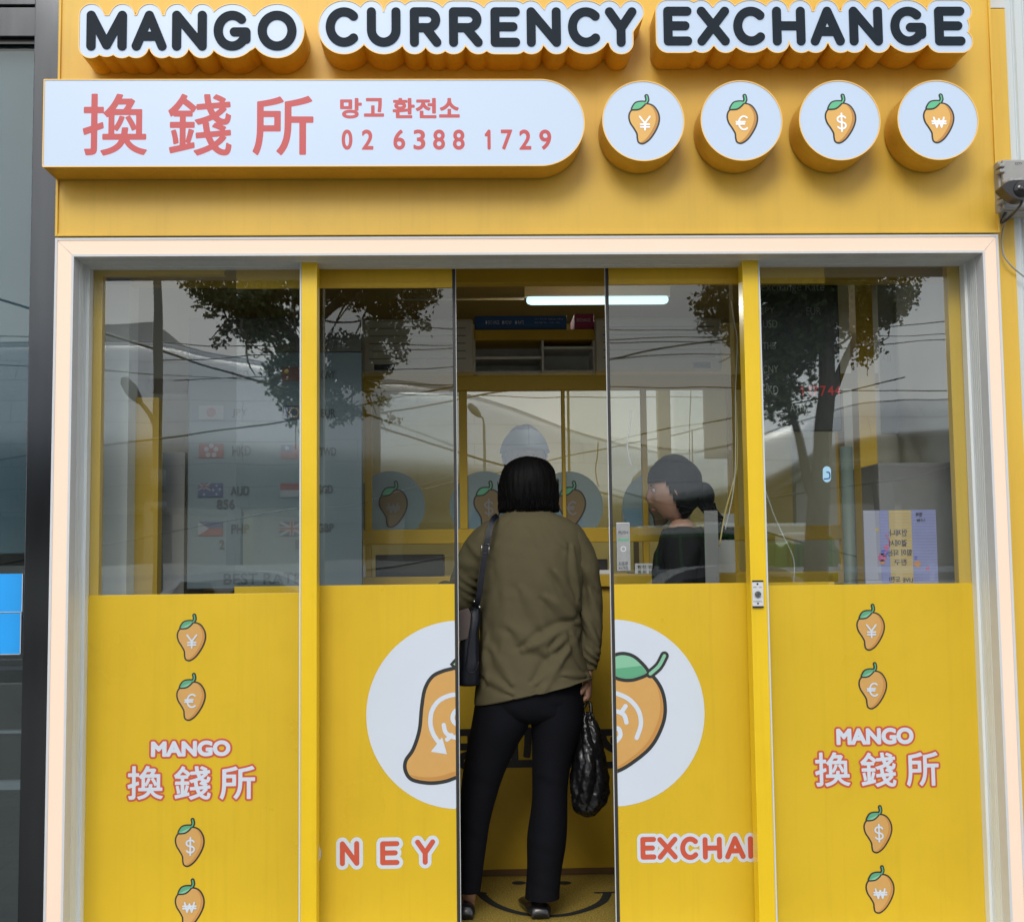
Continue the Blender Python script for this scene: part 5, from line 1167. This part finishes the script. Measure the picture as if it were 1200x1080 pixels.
# hair: a bob with ragged lower edge
def hairdisp(p, n):
    a = np.arctan2(p[:, 1] - hd.y, p[:, 0] - hd.x); z = p[:, 2]
    return .0007 * np.sin(a * 23 + z * 30 + 2 * np.sin(a * 3)) + .0005 * np.sin(a * 41 - z * 22 + 2 * np.sin(a * 5)) + .003 * vnoise(p, 30, 4)
hr = [ringpx(616, 620, 533.5, .006), ringpx(606, 633, 536, .045), ringpx(597, 643, 541, .070), ringpx(589, 650, 551, .092), ringpx(585.5, 652, 563, .100), ringpx(584, 654, 574, .100), ringpx(585, 654.5, 584, .094), ringpx(589, 652, 591, .086), ringpx(594, 647, 596.5, .074), ringpx(602, 640, 600, .060)]
hr = [(c[0], YW + .028, *c[2:]) for c in hr]
bm = loft(hr, 160, 8, hairdisp)
bmesh.ops.delete(bm, geom=[f for f in bm.faces if f.calc_center_median().y > hd.y + .062 and f.calc_center_median().z < hd.z + .045], context='FACES')
rnd = random.Random(5)
for k in range(900):                                    # loose strands
    a = rnd.uniform(math.pi * .98, math.tau * 1.01); z0 = wp(619, rnd.uniform(560, 592)).z; rx, ry = .103 * rnd.uniform(.95, 1.05), .098 * rnd.uniform(.95, 1.04)
    c0 = Vector((wp(619.5, 570).x, YW + .028, 0)); pts = []; L_ = rnd.uniform(.04, .085); kk = 1 - rnd.uniform(.05, .24)
    for j in range(5):
        t = j / 4; s_ = 1 - (1 - kk) * t ** 2
        pts.append(c0 + Vector((math.cos(a + .12 * t * rnd.uniform(-1, 1)) * rx * s_, math.sin(a) * ry * s_, z0 - L_ * t)))
    pts = [p if p.z > wp(619, 600.5).z else Vector((p.x, p.y, wp(619, 600.5).z + .003 * rnd.random())) for p in pts]
    tube(bm, pts, [.0008, .0011, .0011, .0008, .0003], 4)
obj('hair', bm, M['hair'], wm, smooth=True)
# shirt
FO = [(670, 640, 676, 700, .0035, 4), (600, 612, 580, 640, .002, 6), (640, 612, 662, 640, .002, 6), (668, 742, 690, 790, .004, 4), (660, 790, 690, 792, .003, 4), (565, 790, 600, 812, .003, 5), (572, 745, 566, 790, .003, 4), (560, 700, 572, 660, .004, 7), (600, 735, 640, 765, .004, 9), (676, 729, 612, 762, .0075, 6), (678, 733, 648, 760, .006, 5), (680, 737, 655, 775, .004, 5), (664, 762, 628, 800, .0055, 6), (655, 778, 632, 815, .004, 6), (577, 760, 600, 800, .0035, 7), (566, 720, 572, 800, .003, 5), (640, 700, 676, 728, .005, 7), (650, 670, 680, 715, .004, 5), (625, 620, 660, 680, .002, 9), (574, 650, 568, 690, .003, 5), (592, 700, 588, 760, .002, 10), (612, 690, 640, 740, .003, 9), (684, 745, 690, 785, .004, 4)]
def shirtdisp(p, n):
    px, py = proj(p); back = np.clip(-n[:, 1] * 2, 0, 1); d = folds(FO, px, py) * back * 1.9
    return d + .0022 * vnoise(p * np.array([1, 1, .7]), 22, 1) + .0010 * vnoise(p, 60, 2)
sr = [ringpx(597, 641, 598, .052), ringpx(595, 643, 599.5, .058), ringpx(588, 652, 603.5, .072), ringpx(575, 667, 610, .090), ringpx(564, 680, 622, .105), ringpx(559, 686, 640, .118), ringpx(560, 684, 665, .124), ringpx(562, 681, 700, .120), ringpx(564, 680, 735, .118), ringpx(561, 684, 770, .126), ringpx(558, 689, 795, .132, .10), ringpx(556.5, 693, 806, .135, .18), ringpx(557, 693.5, 809.5, .136, .215)]
sm0 = obj('shirt', loft(sr, 200, 12, shirtdisp, power=2.25), M['olive'], wm, smooth=True)
so0 = sm0.modifiers.new('solid', 'SOLIDIFY'); so0.thickness = .003; so0.offset = 1
q = ringpx(556.5, 694, 808, .1365, .212)
def hemline(cr, off):
    pts = []
    for k in range(80):
        a = math.tau * k / 80; e = 2 / 2.25; ux = math.copysign(abs(math.cos(a)) ** e, math.cos(a)); uy = math.copysign(abs(math.sin(a)) ** e, math.sin(a))
        pts.append((cr[0] + ux * (cr[3] + off), cr[1] + uy * (cr[4] + off), cr[2] + ux * cr[3] * cr[5]))
    return pts
obj('hem', TB(hemline(q, .0015), .0024, 6, closed=True), M['olive'], sm0, smooth=True)
obj('collar', TB(hemline(ringpx(596, 642, 598.5, .055), .001), .0045, 8, closed=True), M['olive'], sm0, smooth=True)
def limb(pts, radii, n=10, nseg=48, disp=None, seed=0):
    """a sleeve or trouser leg along a path, with cross rings square to it"""
    q = spl([tuple(p) for p in pts], n); rr_ = spl([(a, b) for a, b in radii], n); bm = bmesh.new(); V_ = []; up = Vector((0, -1, 0))
    C = [Vector(v) for v in q]; Pn = []; Nn = []
    for i, c in enumerate(C):
        t = (C[min(i + 1, len(C) - 1)] - C[max(i - 1, 0)]).normalized(); u = (up - t * up.dot(t)).normalized(); v = t.cross(u)
        for k in range(nseg):
            a = math.tau * k / nseg; nn = u * math.sin(a) + v * math.cos(a); Pn.append(c + u * math.sin(a) * rr_[i][1] + v * math.cos(a) * rr_[i][0]); Nn.append(nn)
    Pn = np.array([tuple(p) for p in Pn]); Nn = np.array([tuple(p) for p in Nn])
    if disp is not None: Pn = Pn + Nn * disp(Pn, Nn)[:, None]
    V_ = [bm.verts.new(p) for p in Pn]
    for i in range(len(C) - 1):
        for k in range(nseg): bm.faces.new((V_[i * nseg + k], V_[i * nseg + (k + 1) % nseg], V_[(i + 1) * nseg + (k + 1) % nseg], V_[(i + 1) * nseg + k]))
    bmesh.ops.recalc_face_normals(bm, faces=bm.faces); return bm
FR = [(690, 690, 704, 735, .005, 6), (682, 715, 700, 755, .006, 5), (683, 735, 702, 765, .004, 4), (686, 760, 700, 772, .004, 3), (679, 660, 700, 690, .004, 6), (683, 768, 698, 779, .003, 2.5)]
FLs = [(536, 655, 560, 668, .005, 4), (536, 662, 562, 679, .006, 3.5), (536, 672, 561, 690, .006, 3.5), (536, 684, 560, 697, .005, 3.5), (540, 696, 558, 706, .004, 3), (549, 636, 563, 655, .004, 4)]
def sldisp(F, sd_):
    def f(p, n):
        px, py = proj(p); return folds(F, px, py) * 1.8 * np.clip(-n[:, 1] * 2, 0, 1) + .003 * vnoise(p, 35, sd_) + .0013 * vnoise(p, 90, sd_ + 1)
    return f
obj('sleeve', limb([wp(662, 622, .45), wp(676, 645, .45), wp(688, 690, .46), wp(692, 735, .45), wp(689.5, 765, .44), wp(688.5, 778, .44), wp(688, 783, .44)], [(.050, .075), (.058, .078), (.050, .062), (.044, .052), (.040, .044), (.031, .034), (.030, .033)], 12, 64, sldisp(FR, 11)), M['olive'], sm0, smooth=True)
obj('sleeve', limb([wp(586, 620, .45), wp(568, 638, .46), wp(550, 675, .48), wp(544, 702, .52), wp(536, 700, .60), wp(524, 692, .70), wp(521, 690, .73)], [(.050, .075), (.062, .078), (.062, .062), (.055, .058), (.048, .050), (.036, .038), (.030, .032)], 12, 64, sldisp(FLs, 21)), M['olive'], sm0, smooth=True)
# trousers
def trdisp(F, sd_):
    def f(p, n):
        px, py = proj(p); return folds(F, px, py) * np.clip(-n[:, 1] * 2, 0, 1) + .002 * vnoise(p, 18, sd_)
    return f
hipz = wp(620, 790).z
bm = loft([ringpx(566, 676, 770, .105), ringpx(560, 682, 800, .120), ringpx(557, 684, 822, .122), ringpx(560, 681, 838, .100), ringpx(585, 660, 846, .06)], 96, 6, trdisp([(640, 820, 680, 828, .003, 4), (636, 838, 676, 842, .003, 4), (600, 830, 618, 845, .003, 5)], 31), (True, True))
tr0 = obj('trousers', bm, M['navy'], wm, smooth=True)
def leg(rows, y0, y1, sd_, F):
    n = len(rows); rg = []
    for k, (b, l, r) in enumerate(rows):
        y = y0 + (y1 - y0) * k / (n - 1); p, q = wp(l, b, y), wp(r, b, y); rg.append(((p.x + q.x) / 2, y, (p.z + q.z) / 2, (q.x - p.x) / 2, (q.x - p.x) / 2 * 1.08 + .004, 0))
    return loft(rg, 72, 8, trdisp(F, sd_))
obj('trouser_leg', leg([(812, 558, 618), (845, 553, 621), (873, 547, 607), (910, 541, 589), (958, 538, 575), (1000, 537.5, 568), (1044, 537, 563)], YW, YW + .03, 41, [(545, 905, 585, 915, .003, 5), (540, 960, 572, 985, .003, 5), (542, 1020, 565, 1030, .003, 4)]), M['navy'], tr0, smooth=True)
obj('trouser_leg', leg([(812, 618, 683), (848, 622, 682), (887, 624, 670), (921, 624, 666), (976, 619, 664), (1015, 617, 659), (1051, 616, 656)], YW, YW + .01, 51, [(628, 905, 664, 918, .003, 5), (622, 985, 660, 1000, .003, 5), (622, 1030, 655, 1040, .003, 4)]), M['navy'], tr0, smooth=True)
def shoe(a, b, yb, turn):
    p, q = wp(a, 1064, yb), wp(b, 1064, yb); cx = (p.x + q.x) / 2; hw = (q.x - p.x) / 2; bm = bmesh.new()
    rg = [(.000, .020, .02), (.006, .030, .040), (.03, .036, .052), (.08, .037, .046), (.13, .041, .040), (.18, .042, .034), (.215, .033, .026), (.232, .014, .014)]
    V_ = []
    for t, w_, h_ in rg:
        c = Vector((cx + turn * t, yb - .035 + t, .0078)); row = []
        for k in range(18):
            an = math.tau * k / 18; row.append(bm.verts.new(c + Vector((math.cos(an) * w_ * hw / .042, 0, max(0, h_ / 2 + math.sin(an) * h_ / 2)))))
        V_.append(row)
    for A, B in zip(V_, V_[1:]):
        for k in range(18): bm.faces.new((A[k], A[(k + 1) % 18], B[(k + 1) % 18], B[k]))
    bm.faces.new(V_[0]); bm.faces.new(V_[-1]); bmesh.ops.recalc_face_normals(bm, faces=bm.faces)
    s_ = obj('shoe', bm, M['shoe'], wm, smooth=True)
    obj('heel', BX((cx - hw * .62, cx + hw * .62, yb - .034, yb + .03, .0068, .022)), M['shoe'], s_, bevel=.004)
shoe(532, 560, YW + .03, -.10); shoe(616, 650, YW + .02, -.12)
# ---- her bags
hbx = thing('handbag', (wp(549, 800, .40).x, .40, wp(549, 802, .40).z), 'navy leather handbag hanging from the shoulder of the customer in olive', 'handbag')
YB_ = .37
def slabpoly(pts, y, th, m, nm, par, bev=.006, sm=5, disp=None):
    sh = poly(px_pts(pts, y), sm); o = obj(nm, sheet(sh, .004, y, None, 0, depth=th, side=0), m, par); 
    return o
M['bag'] = mat('navy_leather', (.005, .007, .013), .4, spec=.35, noise=.2, nscale=25, bump=.001, bscale=60)
bm = loft([ringpx(541, 556, 803, .030, 0, YB_), ringpx(536, 561, 801.5, .045, 0, YB_), ringpx(535, 562.5, 796, .052, 0, YB_), ringpx(536, 562, 770, .052, 0, YB_), ringpx(541, 562, 740, .046, 0, YB_), ringpx(547, 563, 722, .036, 0, YB_), ringpx(553, 563, 712, .022, 0, YB_), ringpx(556, 562, 709, .010, 0, YB_)], 48, 6, lambda p, n: .0018 * vnoise(p, 45, 8), (True, True), 3.0)
obj('bag_body', bm, M['bag'], hbx, smooth=True)
yb = YB_ - .056
obj('side_seam', TB([tuple(P(x_, y_, yb)) for x_, y_ in spl([(553, 715), (551, 740), (548, 765), (547, 785), (556, 787), (561, 775)], 5)], .0022, 6), M['bag'], hbx, smooth=True)
fl_ = poly(px_pts([(536, 716), (549, 712), (553, 722), (548, 748), (536, 751)], yb)); obj('flap', sheet(fl_, .004, yb + .001, None, 0, depth=.004, side=0), mat('taupe_flap', (.085, .062, .055), .6, noise=.1), hbx)
bm = bmesh.new()
for a, b in ((558.5, 703), (562, 711), (556, 704.5)): bmesh.ops.create_uvsphere(bm, u_segments=12, v_segments=8, radius=.0045, matrix=Matrix.Translation(P(a, b, yb + .005)))
obj('ring', bm, bpy.data.materials['chrome'], hbx, smooth=True)
sp = [(583, 604, .37), (577.5, 609, .325), (573, 624, .305), (569, 645, .300), (565.5, 668, .300), (562.5, 690, .303), (560, 703, .310), (557.5, 712, .335)]
c_ = [P(*v) for v in sp]; sq = spl([tuple(v) for v in c_], 8); bm = bmesh.new(); row = None
for i, p in enumerate(sq):
    t = Vector(sq[min(i + 1, len(sq) - 1)] - sq[max(i - 1, 0)]).normalized(); u = Vector((0, -1, 0)); v = t.cross(u).normalized() * .0095; u = v.cross(t).normalized() * .0018
    r_ = [bm.verts.new(Vector(p) + v * a + u * b) for a, b in ((-1, -1), (1, -1), (1, 1), (-1, 1))]
    if row:
        for k in range(4): bm.faces.new((row[k], row[(k + 1) % 4], r_[(k + 1) % 4], r_[k]))
    row = r_
bmesh.ops.recalc_face_normals(bm, faces=bm.faces)
obj('strap', bm, M['bag'], hbx)
bq = [P(a, b, .294) for a, b in ((564.5, 637.5), (573.5, 637.5), (573, 648), (564, 648))]
obj('buckle', TB([tuple(v) for v in bq], .0020, 8, closed=True), bpy.data.materials['chrome'], hbx, smooth=True)
pb = thing('carrier_bag', (wp(690, 958).x, YW, wp(690, 958).z), 'crumpled black plastic carrier bag held in the right hand of the customer', 'bag')
def bagdisp(p, n):
    a = np.arctan2(n[:, 1], n[:, 0]); z = p[:, 2]; return .005 * np.abs(np.sin(a * 3.5 + 2 * np.sin(z * 9))) + .0075 * np.abs(vnoise(p * np.array([1, 1, .45]), 34, 3)) + .0045 * np.abs(vnoise(p * np.array([1, 1, .6]), 75, 6)) + .0015 * np.abs(vnoise(p, 150, 9)) - .008
M['poly'] = mat('black_polythene', (.006, .006, .007), .27, spec=.4, bump=.0015, bscale=28, stretch=(1, 1, .25))
bg_ = [ringpx(686, 692, 957, .006), ringpx(678, 700, 953, .03), ringpx(671, 707, 943, .050), ringpx(668.5, 712, 928, .062), ringpx(669, 713.5, 910, .066), ringpx(672, 710, 890, .060), ringpx(675, 706, 870, .045), ringpx(678, 702, 853, .030), ringpx(682, 697, 843, .016), ringpx(685, 694, 834, .010)]
obj('bag_body', loft(bg_, 140, 12, bagdisp, (True, False)), M['poly'], pb, smooth=True)
hp = J['wrr'] + Vector((0, .01, -.10))
bm = bmesh.new()
tube(bm, [tuple(v) for v in spl([tuple(wp(697, 848)), tuple(wp(693, 838)), tuple(hp + Vector((.008, 0, 0))), tuple(hp + Vector((-.008, 0, 0))), tuple(wp(681, 838)), tuple(wp(680, 850))], 6)], [.012, .011, .009, .008, .008, .007, .006, .006, .006, .006, .006, .006, .005, .005, .005, .005, .005, .005, .005, .005, .005, .005, .006, .007, .008, .009, .009, .010, .010, .011, .012][:31], 8)
obj('handle', bm, M['poly'], pb, smooth=True)
# ---- a general standing figure for the other two
def figure(lab, x, y, z0, H, yaw, armr, arml, top_m, bot_m, hairf, headpitch=0, jk=1.14, hk=.98):
    s = H / 1.66; t = thing('person', (x, y, z0), lab, 'person'); Rz = Matrix.Rotation(yaw, 3, 'Z')
    W = lambda v: Vector((x, y, z0)) + Rz @ (Vector(v) * s)
    J = dict(pelvis=(0, 0, .90), waist=(0, .01, 1.05), chest=(0, .0, 1.22), neckb=(0, 0, 1.385), neck=(0, .012, 1.44), shl=(-.165, 0, 1.335), shr=(.165, 0, 1.335), ell=arml[0], wrl=arml[1], elr=armr[0], wrr=armr[1],
             hil=(-.09, 0, .84), knl=(-.10, .02, .47), anl=(-.10, -.01, .09), tol=(-.11, .12, .04), hir=(.09, 0, .84), knr=(.10, .02, .47), anr=(.10, -.01, .09), tor=(.11, .12, .04))
    J = {k: W(v) for k, v in J.items()}
    rd = {k: v * s for k, v in rad.items()}
    Hd = W((0, .03, 1.545)); hs_ = [(J['wrr'], J['wrr'] - J['elr'], (0, 0, -1), .35, s * .95, -1), (J['wrl'], J['wrl'] - J['ell'], (0, 0, -1), .35, s * .95, 1)]
    bm, Mx = body(J, order, ed, rd, Hd, yaw, headpitch, hs_, s * hk)
    obj('body', bm, M['skin'], t, smooth=True); face_bits(Mx, t)
    # jacket and trousers grown from the same joints, a little thicker
    ks = ['pelvis', 'waist', 'chest', 'neckb', 'shl', 'ell', 'wrl', 'shr', 'elr', 'wrr']
    e2 = [(ks.index(a), ks.index(b)) for a, b in ed if a in ks and b in ks]
    J2 = dict(J); J2['wrr'] = J['elr'].lerp(J['wrr'], .92); J2['wrl'] = J['ell'].lerp(J['wrl'], .92)
    me = skin([J2[k] for k in ks], e2, [rd[k] * (1.22 if k in ('ell', 'elr') else 1.5 if k in ('wrl', 'wrr') else jk) + .004 for k in ks], 3)
    co = np.empty(len(me.vertices) * 3); me.vertices.foreach_get('co', co); co = co.reshape(-1, 3); nn = np.empty(len(me.vertices) * 3); me.vertices.foreach_get('normal', nn); nn = nn.reshape(-1, 3)
    co += nn * (.005 * vnoise(co, 30, 5) + .002 * vnoise(co, 80, 6))[:, None]; me.vertices.foreach_set('co', co.ravel())
    obj('jacket', me, top_m, t, smooth=True)
    ks = ['pelvis', 'hil', 'knl', 'anl', 'hir', 'knr', 'anr']
    me = skin([J[k] for k in ks], [(ks.index(a), ks.index(b)) for a, b in ed if a in ks and b in ks], [rd[k] * (1.1 if k[:2] != 'an' else 1.7) + .004 for k in ks], 2)
    obj('trousers', me, bot_m, t, smooth=True)
    hairf(Mx, t, s); return t, Mx
def hair_cap(Mx, t, m, back=.10, fringe=.035, puff=1.0):
    rows = head_verts(64, 40); bm = bmesh.new(); V_ = []
    for j, r in enumerate(rows): V_.append([bm.verts.new(Mx @ Vector((p.x * 1.13 * puff, (p.y if p.y < 0 else min(p.y, .088)) * 1.12 * puff + (-.004), p.z * 1.10 + .006))) for p in r])
    for j in range(len(V_) - 1):
        for i in range(64):
            p = rows[j][i]
            lim = fringe - (.09 + back) * max(0, min(1, (.035 - p.y) / .06))
            if p.z > lim: 
                f = bm.faces.new((V_[j][i], V_[j + 1][i], V_[j + 1][(i + 1) % 64], V_[j][(i + 1) % 64]))
    for v in [v for v in bm.verts if not v.link_faces]: bm.verts.remove(v)
    co = [v.co.copy() for v in bm.verts]; nz_ = .003 * vnoise(np.array([tuple(c) for c in co]), 70, 9); bm.normal_update()
    for v, q in zip(bm.verts, nz_): v.co += v.normal * q
    o = obj('hair', bm, m, t, smooth=True); s_ = o.modifiers.new('solid', 'SOLIDIFY'); s_.thickness = .006; s_.offset = 0
    return o
def bun(Mx, t, s):
    o = hair_cap(Mx, t, M['hair'], .075, .035, 1.03); bm = bmesh.new(); rnd = random.Random(3)
    bmesh.ops.create_uvsphere(bm, u_segments=24, v_segments=16, radius=.040, matrix=Mx @ Matrix.Translation((0, -.110, -.03)) @ Matrix.Scale(1.3, 4, (0, 0, 1)))
    for _ in range(150):                                # a tied tail
        a = Vector((rnd.gauss(0, .018), -.11 + rnd.gauss(0, .012), -.06)); b = Vector((rnd.gauss(0, .02), -.14 + rnd.gauss(0, .014), -.12)); c = Vector((rnd.gauss(0, .022), -.15 + rnd.gauss(0, .018), -.18 + rnd.gauss(0, .012)))
        tube(bm, [Mx @ a, Mx @ b, Mx @ c], [.004, .003, .0006], 5)
    obj('hair_tail', bm, M['hair'], t, smooth=True)
    bm = bmesh.new(); bmesh.ops.create_uvsphere(bm, u_segments=16, v_segments=10, radius=.026, matrix=Mx @ Matrix.Translation((.03, -.10, -.0)) @ Matrix.Scale(.4, 4, (1, 0, 0)))
    obj('hair_clip', bm, M['greyp'], t, smooth=True)
q = P(800, 620, .82); H_ = 1.575
f2, _ = figure('person in a black jacket with tied black hair, in profile behind the right door', q.x, .82, .0075, H_, R(80), ((.20, .02, 1.10), (.16, .16, .98)), ((-.21, .02, 1.10), (-.17, .16, .96)), M['cloth'], M['navy'], bun, R(-4), 1.36, 1.05)
tb = P(836, 640, .60)
tag(obj('shoulder_strap', BX((X(826, 640, .60), X(842, 640, .60), .600, .604, 1.02, Z(836, 598, .60))), M['greyp']), 'flat grey strap hanging beside the woman in black', 'strap')
def capf(Mx, t, s):
    hair_cap(Mx, t, M['hair'], .05, .03)
    capm = mat('grey_blue_cap', (.018, .028, .038), .75, noise=.08)
    rows = head_verts(64, 40); bm = bmesh.new(); V_ = [[bm.verts.new(Mx @ Vector((p.x * 1.30, p.y * 1.22 - .002, max(p.z, .020) * 1.02 + .010))) for p in r] for r in rows[:18]]
    for j in range(17):
        for i in range(64): bm.faces.new((V_[j][i], V_[j + 1][i], V_[j + 1][(i + 1) % 64], V_[j][(i + 1) % 64]))
    for i in range(64): pass
    rim = [bm.verts.new(Mx @ Vector((math.cos(math.tau * i / 64) * .100, math.sin(math.tau * i / 64) * .118, .022))) for i in range(64)]
    for i in range(64): bm.faces.new((V_[-1][i], rim[i], rim[(i + 1) % 64], V_[-1][(i + 1) % 64]))
    bmesh.ops.remove_doubles(bm, verts=V_[0], dist=1e-5)
    o = obj('cap', bm, capm, t, smooth=True); s_ = o.modifiers.new('solid', 'SOLIDIFY'); s_.thickness = .004
q = P(615, 560, 1.75)
zz = Z(615, 502, 1.75)
f3, _ = figure('person in a grey cap and pale shirt behind the counter glass, facing out', q.x, 1.75, zz - 1.70, 1.68, R(180), ((.24, .12, 1.12), (.16, .32, 1.04)), ((-.24, .12, 1.12), (-.16, .32, 1.04)), M['shirt'], M['navy'], capf, 0, 1.2, 1.12)
tag(obj('raised_floor', BX((IX0 + .01, IX1 - .01, YC + .52, IY1 - .01, -.0035, zz - 1.702)), M['greyp']), 'raised grey platform behind the counter', 'platform')
